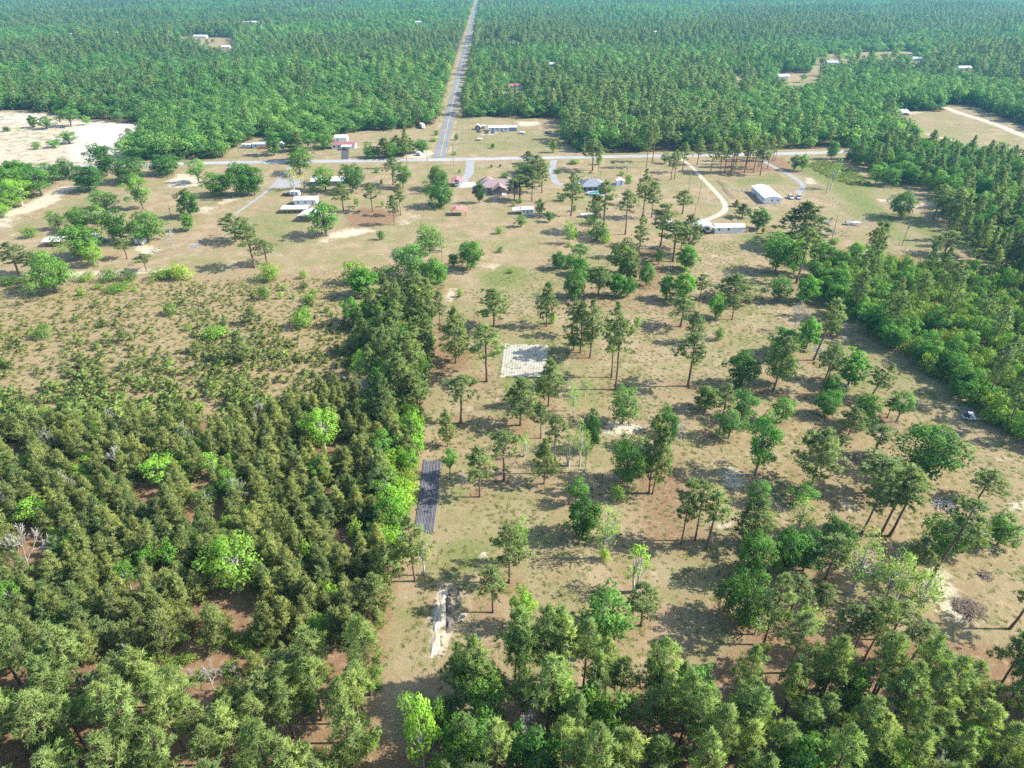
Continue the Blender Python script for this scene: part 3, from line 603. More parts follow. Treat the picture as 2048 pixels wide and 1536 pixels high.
# ------------------------------------------------------------------ trees read from the photograph one by one
# tile (x0, y0, scale): lines "kind base_x base_y top_y width [lean_deg]" in that tile's coordinates
LOOK = {  # code: (prototype, tint, words)
    'P': ('tall', (1, 1, 1), 'tall pine with bare lower trunk'), 'F': ('full', (0.95, 0.95, 0.9), 'full pine branched low'),
    'Q': ('full', (0.55, 0.6, 0.55), 'dark bushy pine'), 'O': ('oak', (0.85, 0.88, 0.85), 'dense rounded green tree'), 'D': ('oak', (0.62, 0.68, 0.7), 'dense dark green tree'),
    'G': ('mid', (1.0, 1.0, 1.0), 'mid green leafy tree'), 'g': ('mid', (1.25, 1.15, 1.15), 'pale green leafy tree'), 'B': ('oval', (1.25, 1.3, 0.9), 'bright green oval tree'),
    'E': ('oval', (0.6, 0.66, 0.6), 'tidy dark green oval tree'), 'V': ('oval', (1.3, 0.85, 1.0), 'olive brown rounded tree'), 'C': ('col', (1.0, 1.05, 0.9), 'narrow upright green tree'),
    'L': ('lime', (1.0, 1.05, 1.0), 'lime green spring tree'), 'A': ('airy', (0.95, 0.92, 1.3), 'thin airy pale green tree'), 'a': ('airy', (1.0, 1.1, 0.8), 'small airy lime green tree'),
    'S': ('shrub', (0.95, 1.0, 0.95), 'green shrub'), 's': ('shrub', (1.35, 1.35, 1.0), 'bright green shrub'), 'K': ('shrub', (0.6, 0.68, 0.7), 'dark green shrub'),
    'X': ('bare', (1, 1, 1), 'bare grey leafless tree'), 'M': ('oak', (0.95, 0.8, 1.35), 'grey-green rounded tree'), 'W': ('airy', (1.9, 1.15, 2.6), 'cream flowering tree'), 'Y': ('young', (1, 1, 1), 'small bushy young pine'),
}
HAND = [
 ((1024, 600, 3.84), '''F 265 205 -140 130|s 310 182 100 60|P 463 275 -40 130|F 525 405 10 180|G 470 390 265 120|P 598 445 -10 150|P 765 595 20 150|P 795 688 120 180|L 955 238 122 62
P 1295 205 -20 190|F 1392 330 95 120|P 1352 662 250 230|S 1585 306 216 80|E 1745 655 388 225|B 1560 138 -60 130|P 1690 152 -40 100|F 65 962 590 215|F 280 815 450 170|P 215 800 640 70
a 470 900 640 110|X 440 850 580 120|A 560 740 580 80|G 845 950 665 225|V 1485 842 658 195|P 1590 1030 640 120|G 1762 930 700 210|G 1662 1062 850 240|G 1870 1345 880 250|P 222 1062 800 110
F 247 1415 1060 150|P 325 1332 878 140|a 90 1202 1018 110|D 606 1160 855 140|A 520 1275 918 130|A 560 1325 1000 90|A 435 1272 1010 140|P 1052 1482 890 160|D 1165 1140 815 170|F 1078 1490 968 170 6
O 870 1392 1055 235|D 1005 1350 1180 120|X 1290 1105 905 140|X 765 1482 1300 90|g 490 1570 1360 160|s 805 1540 1420 110|g 1880 1560 1395 160|P 1100 1010 900 100'''),
 ((512, 600, 3.84), '''P 1415 252 -70 100|F 1535 485 58 215|F 1825 215 -85 220|P 1775 627 190 230|P 1572 946 570 210 8|F 1472 1125 838 115|g 1492 1350 1128 115|P 1905 1388 998 190|P 1720 1512 1128 200|a 1942 832 640 85
L 530 1140 800 255|X 95 1010 760 160|s 362 206 60 165|S 545 95 45 45|S 580 128 90 40|B 905 95 5 70|K 420 45 -30 90|F 1250 300 -120 220|F 1080 430 70 230|P 1235 470 190 200|F 1180 680 250 230|F 1120 830 420 240|F 1215 880 560 200
P 1330 300 -60 150|L 800 640 400 120|s 1195 1010 880 170|s 1150 1130 960 190|S 1240 960 820 120|s 1000 1350 1180 200|L 1120 1300 1130 170|s 1180 1420 1290 130|S 1130 1480 1330 160|s 1150 1600 1440 160|F 1000 1030 780 170'''),
 ((1536, 600, 3.84), '''P 350 462 -15 150 14|X 202 237 -20 120|B 290 372 130 170|O 480 275 88 130|O 95 420 198 215|O 60 640 365 190|P 36 705 280 200 8|P 402 722 340 190 5|P 455 615 380 130 4|B 615 655 388 225|P 776 770 478 170 22
D 480 762 588 160|O 430 885 690 190|O 722 965 720 185|F 620 1035 830 165|P 520 1212 1030 110 10|g 985 935 690 175|P 915 905 750 120 5|g 100 942 748 185|P 790 1212 960 175 12|D 1200 1340 950 435|F 330 1440 995 300
P 815 1480 1195 310|F 1070 1500 1300 180 6|P 1605 1540 1305 220 16|g 250 1570 1408 200|X 930 1000 890 90'''),
 ((1360, 1000, 2.866), '''P 5 252 -110 150|P 85 232 -115 120|P 150 277 -50 130 3|F 400 260 -30 200|A 672 190 -25 170|P 1042 190 -220 150 5|P 1150 197 -200 150 7|P 1200 208 -150 160 8|O 1475 305 105 215|P 1440 447 -5 210 12|O 1818 258 90 180
O 385 455 178 205|D 580 425 165 190|D 705 405 175 190|D 880 310 105 185|P 826 467 208 170 4|A 975 540 190 270 8|A 1155 612 290 200 6|A 1320 672 405 210 6|A 1225 592 330 170 5|O 345 710 425 200|a 430 770 600 170|a 700 760 630 190
P 480 830 435 170 5|P 615 690 440 160 3|F 790 640 480 120|P 900 885 605 140 4|P 1050 920 585 150 8|P 990 870 600 130 3|P 1310 950 720 170 6|S 485 875 820 60|P 1330 420 215 150 3|A 1560 330 190 130|P 1620 300 130 140 5|F 250 640 470 140|P 1120 760 560 150 4|A 1390 560 400 150|P 1890 738 380 200 12|P 1200 800 590 140 5'''),
 ((680, 1000, 2.866), '''P 432 466 95 150|A 485 430 150 130|P 970 475 150 200|L 1030 360 125 90|P 878 645 388 165|L 1042 735 490 140|E 1385 215 -20 190|A 1505 335 25 190|s 1515 345 280 60|a 1692 525 248 160|P 1727 722 478 170|g 1512 790 528 310
L 490 1560 1120 200|F 290 510 240 150|F 210 650 420 170|a 700 1620 1350 150|s 600 1640 1480 170'''),
 ((0, 600, 3.84), '''L 1662 1375 1168 160|L 1262 1405 1175 290|L 650 1420 1258 130|L 740 1310 1168 140|X 942 1360 1095 220|X 890 1000 815 100|A 1602 1600 1428 190|S 330 292 188 145|F 950 318 222 95|S 1312 112 25 105|F 1865 475 240 140|F 1932 185 58 100|Y 1730 192 108 48
Y 1520 412 312 85|Y 802 205 140 75|Y 905 195 130 45|s 1655 285 205 190|s 345 865 815 90|K 1690 520 455 80|L 60 1320 1180 110|L 190 1290 1200 110|s 1450 235 190 60'''),
 ((0, 1000, 2.866), '''L 1372 505 178 280|L 230 135 -15 190|X 195 420 135 215|X 570 1140 965 120|Y 978 892 628 175|Y 1268 855 600 170|P 497 1065 730 165 -8|P 432 1172 900 170 -6|P 768 1152 880 170 -4|P 1572 1297 988 215 -2|P 1692 1155 880 200|X 1230 1090 950 130|L 130 1290 1090 140
P 845 1130 940 150 -3|P 905 1140 960 140 -3|P 630 1245 1010 160 -4'''),
 ((0, 270, 4.0), '''O 440 1255 938 300|P 150 1122 855 200 -4|P 282 1132 935 160 -3|O 690 985 695 290|L 762 1045 848 165|P 1020 992 828 110|P 1175 1090 950 110|X 1395 922 735 125|O 1190 855 608 245|D 980 855 588 205|O 650 775 575 185|G 470 755 598 130|g 820 765 558 155|S 245 822 735 105
E 1530 660 428 165|C 1512 765 608 110|g 850 595 428 205|g 1150 592 308 165|D 720 445 228 255|D 862 325 48 195|D 1050 375 165 240|D 1335 310 148 240|g 1592 385 178 155|D 535 352 188 145|L 180 565 328 215|g 335 490 228 215|L 95 590 438 165|G 425 385 210 150|L 30 660 540 120
P 1888 852 618 225|P 2040 1062 705 185|O 1765 485 285 220|D 1955 485 195 210|O 2040 478 225 170|s 690 1165 1098 135|S 900 1165 1068 155|K 1040 1165 1080 135|s 1290 1152 1068 155|s 1460 1155 1035 145|K 130 1185 1118 150|S 255 1185 1115 130|s 655 1285 1225 55|s 960 1240 1175 190|s 1078 1250 1215 45|s 790 1235 1180 50
S 1360 1150 1080 90|S 60 1195 1130 120|X 1060 1090 1000 60'''),
 ((0, 0, 4.0), '''E 275 1022 918 80|g 375 1032 928 115|g 570 1012 848 165|a 155 1072 1010 42|L 700 1000 915 60|S 300 1192 1128 70|g 440 1180 1110 110|g 560 1150 1045 140|P 1040 1110 1025 60|P 1060 1190 1140 90|D 60 1050 1010 60|A 30 960 920 60'''),
 ((512, 270, 4.0), '''D 1450 435 248 175|O 1475 575 378 215|E 1790 545 370 85|M 780 455 218 195|g 560 445 248 185|W 300 440 258 110|W 385 430 300 110|G 360 310 95 210|g 1178 425 218 145|P 1100 400 180 130|P 1210 268 -60 60|P 700 610 378 135|P 935 615 378 115|P 1107 718 478 90|P 1157 645 388 95|G 570 805 528 245
L 808 575 493 42|L 1013 575 523 30|S 1002 838 758 62|s 455 455 400 70|G 1390 945 718 230|G 1240 1130 848 300|O 1420 1230 985 250|F 1320 1310 1130 240|S 800 1185 998 200|B 860 1290 1055 235|K 990 1165 1055 165|B 1450 1180 1010 160|O 1720 1078 843 205|C 1582 1058 928 85|K 1950 938 893 52|s 1632 1295 1228 52|s 1945 790 730 60
C 152 162 -75 125|F 350 210 -30 180|O 290 130 -40 150|O 540 110 -40 170|G 420 130 -50 140|P 90 1032 835 150|s 110 1165 1030 160|K 385 1225 1165 70|s 225 1245 1195 50|s 460 1290 1230 70|S 60 1315 1205 100|s 200 1310 1250 40|s 420 1330 1270 90|s 305 1310 1265 35|Y 1005 392 352 28|S 970 300 265 45|E 1883 262 235 22|E 1953 258 232 20
s 1630 305 272 28|K 1995 340 298 70|L 1470 1000 1000 1|S 2035 1105 1070 50|s 385 1145 1080 70|F 1035 180 20 130|F 1130 150 0 140|O 930 182 100 130|O 1080 180 60 130|F 1230 150 20 130|O 1330 140 30 120|g 905 175 40 70|F 1175 165 40 120|S 1590 160 130 40|K 1445 0 -40 40|s 1430 50 15 70|S 1605 40 -10 40|C 1895 105 60 35'''),
 ((1024, 270, 4.0), '''P 472 648 300 150|P 728 778 368 150|P 650 792 470 110|P 906 797 438 130|P 1042 662 268 115|P 1012 562 370 65|P 1116 662 370 110|P 1362 632 438 150|P 1186 892 548 190|P 1010 982 638 105|P 1288 1012 690 200|P 1352 910 700 120|F 1400 960 640 160|O 372 1072 928 125|G 542 992 863 145|O 470 1060 950 110|B 545 1120 975 150
O 500 1305 1048 195|V 880 1110 838 215|V 925 1180 960 150|O 1072 1205 1018 140|G 1172 1035 903 72|B 1390 1075 880 165|B 1232 1312 1113 135|B 1370 1335 1080 170|P 1500 1325 1113 115|F 1775 1312 1108 260|F 690 1285 1050 190|B 832 1292 1098 150|O 922 1295 1130 115|K 690 840 700 170|s 745 862 770 110|K 635 715 640 110
Q 1842 662 548 110|E 1968 755 583 155|Y 1790 572 515 62|C 2006 788 735 30|K 400 528 465 85|K 495 610 560 40|G 218 650 508 80|g 297 697 603 80|L 462 870 698 100|s 457 895 858 42|O 110 305 223 175|P 60 520 318 150|P 240 462 218 120|P 160 530 278 130|P 20 530 340 120|F 200 330 160 130|F 130 230 125 90|P 645 285 28 140|S 500 230 190 92
s 695 238 165 52|G 1225 228 133 82|P 1075 262 -70 80|P 1125 212 -80 80|P 1272 362 140 80|P 1300 352 120 70|P 1362 302 60 90|a 585 335 285 48|a 710 345 275 42|s 932 388 313 58|s 880 322 285 52|K 812 225 205 35|K 365 305 275 60|K 628 305 288 30|P 1660 312 60 90|P 1757 302 40 90|P 1985 322 50 110|P 1700 300 20 90|P 1860 300 40 90|P 1930 300 30 90|P 1590 290 60 80|P 1480 240 20 90
a 1790 285 218 52|s 70 545 500 45|s 15 570 530 40|P 690 300 60 50|g 690 620 580 50|Y 505 830 740 50|s 1060 1040 1010 30|s 325 140 40 60|P 330 142 30 50|g 75 735 640 90|P 1420 1110 960 60'''),
 ((1536, 270, 4.0), '''Q 250 900 530 340|O 60 1090 778 240|B 205 1105 800 165|P 225 1185 740 160 8|O 390 1040 830 150|O 480 1060 880 170|O 570 1110 960 170|G 80 1330 1125 200|B 300 1330 1110 190|M 1055 665 438 205|P 1320 668 390 140 6|P 1442 712 420 190 8|A 500 432 188 120|G 212 282 148 115|g 270 292 150 75|X 630 788 655 140
B 700 960 855 115|B 850 980 885 130|K 785 905 870 50|S 525 870 820 90|P 1640 1065 905 150 10|P 1400 960 760 200 5|g 855 395 230 125|g 960 410 260 120|X 1560 830 720 120|Q 1960 990 780 180 6|Q 1880 900 640 200 5|Q 1760 880 560 170 5|G 1600 690 620 120'''),
]
TREES = []
for (x0, y0, s), txt in HAND:
    for e in txt.replace('\n', '|').split('|'):
        f = e.split(); code = f[0]; bx, by, ty, w = [float(v) for v in f[1:5]]
        px, py, tpy, pw = x0 + bx / s, y0 + by / s, y0 + ty / s, w / s
        if pw < 2: continue
        X, Y = P(px, py); lean = R(float(f[5]) * (0.5 if abs(float(f[5])) < 20 else 0.75)) if len(f) > 5 else 0.0
        wm = max(0.8, pw / K(py)); zc = 0.55 * HT(px, py, tpy); wm *= (Y * CP + (CAM_H - zc) * SP) / (Y * CP + CAM_H * SP)
        kind = LOOK[code][0]
        h = max(0.9, HT(px, py, tpy + (0.10 * pw * 0.5 if kind not in ('tall', 'full', 'young') else 0.04 * pw)))
        if kind in ('tall', 'full'): wm *= 1.2
        TREES.append(dict(code=code, kind=kind, X=X, Y=Y, px=px, py=py, h=h, w=wm, lean=lean))
LANDMARKS = [('sandy garden plot', 1048, 722), ('dark tilled strip', 855, 990), ('sand trench', 882, 1235), ('brown-roofed house', 997, 385), ('grey-roofed house', 1185, 380),
    ('long white mobile home', 1530, 398), ('gabled carport home', 1440, 465), ('white metal carports', 605, 428), ('upper red carport', 914, 368), ('lower red carport', 917, 430),
    ('dry pond', 745, 438), ('white utility buggy', 1936, 838), ('right brush pile', 1715, 915), ('road junction', 885, 318), ('small white shed', 1047, 428),
    ('red car carport', 105, 490), ('covered boat', 1705, 450), ('bright sand clearing', 170, 280), ('large sand patch', 1915, 1205), ('mid-field sand patch', 1245, 857),
    ('metal-roofed pavilion', 1797, 228), ('white home across the road', 1010, 262), ('red-roofed home', 687, 295), ('scrub field hedge', 230, 555), ('stick heap', 390, 492),
    ('scrub field', 300, 680), ('plantation front edge', 330, 1290), ('blue-deck home', 520, 293), ('small sand spot', 965, 1112), ('shaded sand patch', 1460, 955), ('wooded belt', 800, 680), ('right thicket', 1850, 600)]
ORD = ['', 'second nearest', 'third nearest', 'fourth nearest', 'fifth nearest', 'sixth nearest', 'seventh nearest', 'eighth nearest', 'ninth nearest', 'tenth nearest']
buckets = {}
for t in TREES:
    best = None
    for nm_, lx, ly in LANDMARKS:
        LX, LY = P(lx, ly); d = math.hypot(t['X'] - LX, t['Y'] - LY)
        if best is None or d < best[0]: best = (d, nm_, lx, ly)
    d, nm_, lx, ly = best; dx, dy = t['px'] - lx, (t['py'] - ly) * 1.3
    rel = ('right of' if dx > 0 else 'left of') if abs(dx) > abs(dy) else ('in front of' if dy > 0 else 'behind')
    t['d'] = d; buckets.setdefault((t['code'], rel, nm_), []).append(t)
for (code, rel, nm_), ts in buckets.items():
    ts.sort(key=lambda t: t['d'])
    for i, t in enumerate(ts):
        t['label'] = f"{LOOK[code][2]} {rel} the {nm_}" + (', the nearest' if i == 0 and len(ts) > 1 else '') + (', ' + ORD[i] if 0 < i < 10 else '')
for t in TREES:
    plant(t['kind'], t['X'], t['Y'], t['h'], t['w'], t['label'], 'trees and shrubs standing apart', LOOK[t['code']][1], t['lean'])
n_hand = {}
for t in TREES: n_hand[NAME[t['kind']]] = n_hand.get(NAME[t['kind']], 0) + 1

# needle litter under the pines of the clearing
for t in TREES:
    if t['kind'] in ('tall', 'full', 'oak', 'mid') and t['py'] > 560 and 840 < t['px'] < 1800:
        rr = np.hypot(fx - (t['X'] - 1.0), (fy - t['Y'])) / (t['w'] * 0.95); sel = rr < 1.4
        paint['straw'][sel] = np.maximum(paint['straw'][sel], np.clip(1.25 - rr[sel], 0, 1) * 0.58)
gme.attributes['straw'].data.foreach_set('value', paint['straw'].astype(np.float32))
# ------------------------------------------------------------------ woods: the largest as individuals, the rest as masses
FILL = []   # kind, X, Y, h, w, tint, label, group
def scatter(poly, spacing, jit=0.62):
    pg = poly_px(poly) if not isinstance(poly, np.ndarray) else poly
    gx = np.arange(pg[:, 0].min(), pg[:, 0].max(), spacing); gy = np.arange(pg[:, 1].min(), pg[:, 1].max(), spacing)
    A, B = np.meshgrid(gx, gy); A = A + (np.arange(len(gy)) % 2)[:, None] * spacing / 2
    A = A.ravel() + RNG.uniform(-jit, jit, A.size) * spacing; B = B.ravel() + RNG.uniform(-jit, jit, B.size) * spacing
    k = poly_sd(pg, A, B) > 0; return A[k], B[k]
def near_hand(X, Y, f=0.3):
    for t in TREES:
        dx, dy = t['X'] - X, Y - t['Y']
        if dx * dx + dy * dy < (f * t['w']) ** 2: return True
        if t['code'] == 'X' and abs(dx) < 0.34 * t['w'] and -0.8 * t['w'] < dy < 0.3 * t['w']: return True
        if t['code'] in 'LAa' and abs(dx) < 0.42 * t['w'] and -1.15 * t['w'] < dy < 0.4 * t['w']: return True
    return False
def fill(poly, spacing, mix, label, group, drop=0.0, keep=None):
    A, B = scatter(poly, spacing)
    tot = sum(m[1] for m in mix)
    for X, Y in zip(A, B):
        if RNG.random() < drop or near_hand(X, Y): continue
        if keep is not None and not keep(X, Y): continue
        q = RNG.random() * tot
        for m in mix:
            q -= m[1]
            if q <= 0: break
        kind, _, h0, h1, w0, w1, tint = m
        u = RNG.random(); FILL.append((kind, X, Y, h0 + (h1 - h0) * u, w0 + (w1 - w0) * (0.6 * u + 0.4 * RNG.random()), tint, (m[6], label[kind] if isinstance(label, dict) else label), group))
NO = (1, 1, 1)
PLANT = [(-260, 884), (60, 872), (260, 866), (430, 856), (560, 836), (640, 806), (720, 796), (790, 850), (822, 930), (800, 1010), (782, 1090), (775, 1170), (770, 1270), (700, 1330), (610, 1325), (540, 1290), (430, 1270), (330, 1305), (200, 1325), (60, 1345), (-260, 1355)]
fill(PLANT, 2.75, [('young', 1, 5.0, 10.6, 2.9, 4.6, NO), ('young', 0.45, 5, 9.8, 2.9, 4.6, (1.15, 1.12, 1.0)), ('young', 0.4, 4.5, 9, 2.9, 4.4, (0.75, 0.9, 0.95))], {'young': 'olive green young pine packed in the dense plantation left of the tilled strip'}, 'plantation pines', 0.05, lambda X, Y: math.sin(X * 0.21 + 1.3 * math.sin(Y * 0.11)) + math.sin(Y * 0.27 + X * 0.09) > -1.55 and (RNG.random() > 0.12))
BELT = [(700, 640), (760, 610), (862, 600), (866, 690), (852, 790), (838, 880), (800, 1000), (780, 1080), (740, 1060), (762, 900), (745, 780), (720, 720)]
fill(BELT, 4.2, [('full', 2.4, 8, 15, 4.2, 6.2, (0.95, 1.0, 1.0)), ('tall', 0.8, 14, 17, 4.5, 6, NO), ('mid', 2.0, 6, 11, 4.5, 6.5, (0.95, 1, 0.9)), ('shrub', 2.2, 3, 7, 3, 5, (1.0, 1.1, 0.9))],
     {'full': 'bushy pine in the dark belt between scrub field and mown clearing', 'tall': 'tall pine rising from the dark belt beside the mown clearing', 'mid': 'green leafy tree inside the dark pine belt', 'shrub': 'bright shrub under the dark pine belt'}, 'belt trees')
fill([(770, 860), (840, 860), (828, 960), (808, 1060), (796, 1130), (752, 1130), (775, 980)], 2.5, [('shrub', 3, 4, 7, 3.5, 5, (1.3, 1.5, 0.9)), ('lime', 1, 6, 9, 4, 5.5, (0.7, 0.85, 0.7))],
     {'shrub': 'bright green bush at the edge beside the tilled strip', 'lime': 'lime green tree at the edge beside the tilled strip'}, 'edge bushes')
fill([(-420, 1330), (40, 1342), (150, 1372), (330, 1410), (420, 1440), (560, 1430), (640, 1380), (760, 1375), (790, 1420), (765, 1500), (740, 1640), (700, 1980), (-620, 1980)], 3.8,
     [('near', 6, 12, 18.5, 4.0, 6.2, (1.4, 1.35, 1.2)), ('full', 1.2, 8, 13, 3.5, 5, (1.1, 1.1, 1)), ('shrub', 2.2, 2, 4.5, 2.5, 4.5, (0.8, 0.85, 0.8)), ('lime', 0.35, 6, 9, 3.5, 5, (0.65, 0.75, 0.7)), ('bare', 0.25, 7, 11, 3, 4, NO)],
     {'near': 'tall feathery pine in the near wood left of the sand trench', 'full': 'shorter bushy pine in the near wood left of the sand trench', 'shrub': 'undergrowth shrub in the near wood left of the sand trench', 'lime': 'lime green tree in the near wood left of the sand trench', 'bare': 'grey leafless tree in the near wood left of the sand trench'}, 'near left wood')
fill([(840, 1560), (862, 1440), (910, 1385), (1010, 1350), (1200, 1350), (1380, 1385), (1520, 1385), (1640, 1380), (1800, 1390), (2048, 1400), (2500, 1380), (2800, 1980), (780, 1980)], 3.5,
     [('near', 5, 11, 19, 3.6, 5.6, (1.25, 1.3, 1.15)), ('near', 2.5, 11, 17, 3.6, 5.6, (1.5, 1.45, 1.2)), ('lime', 0.6, 8, 12, 4, 6, (0.6, 0.72, 0.65)), ('full', 1, 8, 13, 3.5, 5, (0.9, 1, 1)), ('mid', 1.8, 8, 13.5, 4.5, 6.5, (1.1, 1.05, 1.1)), ('shrub', 2.0, 2.5, 5, 3, 5, (0.7, 0.75, 0.8)), ('bare', 0.25, 9, 13, 4, 5, NO)],
     {'near': 'tall pine in the dense near wood right of the sand trench', 'full': 'short bushy pine in the dense near wood right of the sand trench', 'mid': 'leafy green tree among the pines right of the sand trench', 'lime': 'light green spring tree among the pines right of the sand trench', 'shrub': 'dark undergrowth shrub beneath the pines right of the sand trench', 'bare': 'grey dead tree among the pines right of the sand trench'}, 'near right wood')
fill([(1480, 1330), (1620, 1290), (1780, 1330), (1900, 1330), (2048, 1370), (2200, 1400), (1800, 1420), (1640, 1405), (1520, 1420)], 6.5, [('near', 3, 12, 17, 4.5, 6, (0.95, 1, 1)), ('shrub', 1, 2, 4, 2.5, 4, NO), ('full', 1, 8, 12, 4, 5, NO)],
     {'near': 'slender pine at the ragged edge below the large sand patch', 'shrub': 'low shrub at the ragged edge below the large sand patch', 'full': 'bushy pine at the ragged edge below the large sand patch'}, 'ragged wood edge', 0.25)
fill([(290, 1290), (430, 1262), (560, 1278), (640, 1320), (780, 1330), (775, 1400), (640, 1420), (420, 1440), (330, 1410), (200, 1370)], 2.9, [('shrub', 3, 1.0, 3.2, 1.6, 3.6, (0.95, 0.95, 0.9)), ('young', 2, 2.5, 6.0, 1.8, 3.4, (1.1, 1.15, 1)), ('bare', 0.25, 3, 6, 2, 3, NO)],
     {'shrub': 'low shrub in the brown gap below the plantation', 'young': 'small young pine in the brown gap below the plantation', 'bare': 'grey leafless sapling in the brown gap below the plantation'}, 'plantation gap growth', 0.15)
fill(PLANT, 7.0, [('shrub', 1, 2.5, 5.5, 2.5, 4, (1.0, 1.1, 0.8)), ('lime', 0.35, 6, 9, 3, 4.5, (0.6, 0.75, 0.7)), ('bare', 0.2, 7, 10, 3, 4, NO)],
     {'shrub': 'fresh green bush squeezed between plantation pines', 'lime': 'slim lime green tree squeezed between plantation pines', 'bare': 'grey leafless tree squeezed between plantation pines'}, 'plantation intruders', 0.35)
fill([(1612, 545), (1645, 600), (1695, 640), (1765, 690), (1845, 745), (1915, 798), (1980, 850), (2060, 908), (2100, 900), (2010, 830), (1930, 770), (1850, 715), (1770, 660), (1700, 610), (1660, 560)], 4.0, [('mid', 3, 6, 9.5, 4.5, 6.5, (1.0, 1.05, 0.9)), ('oak', 1.2, 5, 8, 5, 6.5, (0.9, 1, 0.9)), ('shrub', 1.5, 3.5, 6, 3, 5, (0.9, 1, 0.8))],
     {'mid': 'leafy tree on the dark edge of the right thicket', 'oak': 'rounded tree on the dark edge of the right thicket', 'shrub': 'bush on the dark edge of the right thicket'}, 'thicket edge')
THICK = [(1625, 545), (1650, 600), (1700, 640), (1770, 690), (1850, 745), (1920, 798), (1985, 850), (2060, 905), (2300, 1020), (2700, 960), (2700, 590), (2120, 560), (1980, 558), (1860, 545), (1780, 528), (1700, 520)]
fill(THICK, 3.5, [('shrub', 6, 2.5, 6.0, 2.8, 4.8, (1.2, 1.1, 0.9)), ('shrub', 3, 3.0, 6.5, 3.0, 5.0, (0.9, 1.0, 0.9)), ('mid', 1.5, 6, 9, 4, 5.5, (1.2, 1.12, 0.95)), ('tall', 0.8, 15, 20, 4.5, 6, (1.0, 1.0, 1.1))],
     {'shrub': 'yellow-green bush in the wild thicket along the right boundary', 'mid': 'leafy tree in the wild thicket along the right boundary', 'tall': 'slim tall pine rising out of the thicket on the right'}, 'right thicket')
UPR = [(1650, 318), (1700, 322), (1745, 352), (1785, 372), (1850, 378), (1880, 400), (1870, 430), (1930, 460), (1960, 500), (2040, 540), (2120, 560), (2700, 590), (2700, 330), (2060, 345), (1960, 318), (1860, 310), (1760, 308), (1690, 312)]
fill(UPR, 5.0, [('mid', 4, 8, 13, 5, 7.5, (0.9, 0.95, 1.0)), ('oak', 2, 7, 11, 6, 8, (0.75, 0.85, 0.9)), ('full', 2.4, 12, 17, 5, 6.5, (0.9, 1, 1)), ('lime', 0.5, 9, 13, 5, 7, (0.75, 0.8, 0.8)), ('shrub', 1.5, 3, 5, 3, 5, NO)],
     {'mid': 'leafy tree in the woods beyond the right pasture', 'oak': 'round dark tree in the woods beyond the right pasture', 'full': 'bushy pine in the woods beyond the right pasture', 'lime': 'bright spring tree in the woods beyond the right pasture', 'shrub': 'shrub in the woods beyond the right pasture'}, 'woods beyond the right pasture')
fill([(1880, 470), (1960, 500), (2060, 545), (2060, 600), (1960, 545)], 6, [('full', 3, 13, 18, 5, 6.5, (0.6, 0.65, 0.7)), ('tall', 1, 16, 19, 5, 6, (0.7, 0.75, 0.8))],
     {'full': 'dark pine clustered at the right edge of the pasture', 'tall': 'tall dark pine at the right edge of the pasture'}, 'dark pines by the pasture', 0.3)
fill([(-300, 345), (40, 348), (88, 372), (60, 398), (20, 415), (-40, 425), (-300, 450)], 6.0, [('mid', 3, 7, 11, 5, 7.5, (1.25, 1.25, 1)), ('lime', 1.2, 7, 10, 5, 7, (0.7, 0.8, 0.75)), ('oak', 1, 7, 9, 6, 8, NO)],
     {'mid': 'leafy tree in the grove left of the sandy track', 'lime': 'lime green tree in the grove left of the sandy track', 'oak': 'round tree in the grove left of the sandy track'}, 'left grove')
fill([(1440, 318), (1560, 315), (1580, 334), (1470, 345)], 7.5, [('tall', 3, 15, 18, 4, 5.5, (0.8, 0.85, 0.85))], {'tall': 'tall pine in the open stand beside the cross road'}, 'roadside pine stand', 0.2)
SCRUB = [(-260, 580), (100, 572), (400, 562), (690, 555), (725, 610), (735, 690), (700, 770), (560, 830), (430, 855), (200, 865), (-260, 880)]
sX, sY = scatter(SCRUB, 1.6, 0.6)
nz = np.sin(sX * 0.11 + 1) * np.sin(sY * 0.09 + sX * 0.05) + 0.6 * np.sin(sX * 0.31 + sY * 0.2)
SEEDS = []
e0 = P(0, 640)[1]
for X, Y, q in zip(sX, sY, nz):
    px_, py_ = PIX(X, Y); dens = np.clip((py_ - 585) / 150, 0.04, 1.0) * np.clip(0.55 + 0.5 * q, 0.1, 1) + (0.45 if 330 < px_ < 560 and 570 < py_ < 720 and q > -0.3 else 0)
    if RNG.random() < dens: SEEDS.append((X, Y, RNG.uniform(0.7, 1.9) * float(np.interp(py_, [600, 700, 800, 860], [0.85, 1.15, 1.7, 2.6])) * (1.6 if RNG.random() < 0.08 else 1)))
SEEDS.sort(key=lambda t: -t[2] / t[1])
for X, Y, h in SEEDS[:280]:
    plant('seed', X, Y, h, h * RNG.uniform(0.75, 1.1), 'larger olive green pine seedling sprouting in the brown scrub field', 'scrub field seedlings', (0.98, 1.1, 0.95))
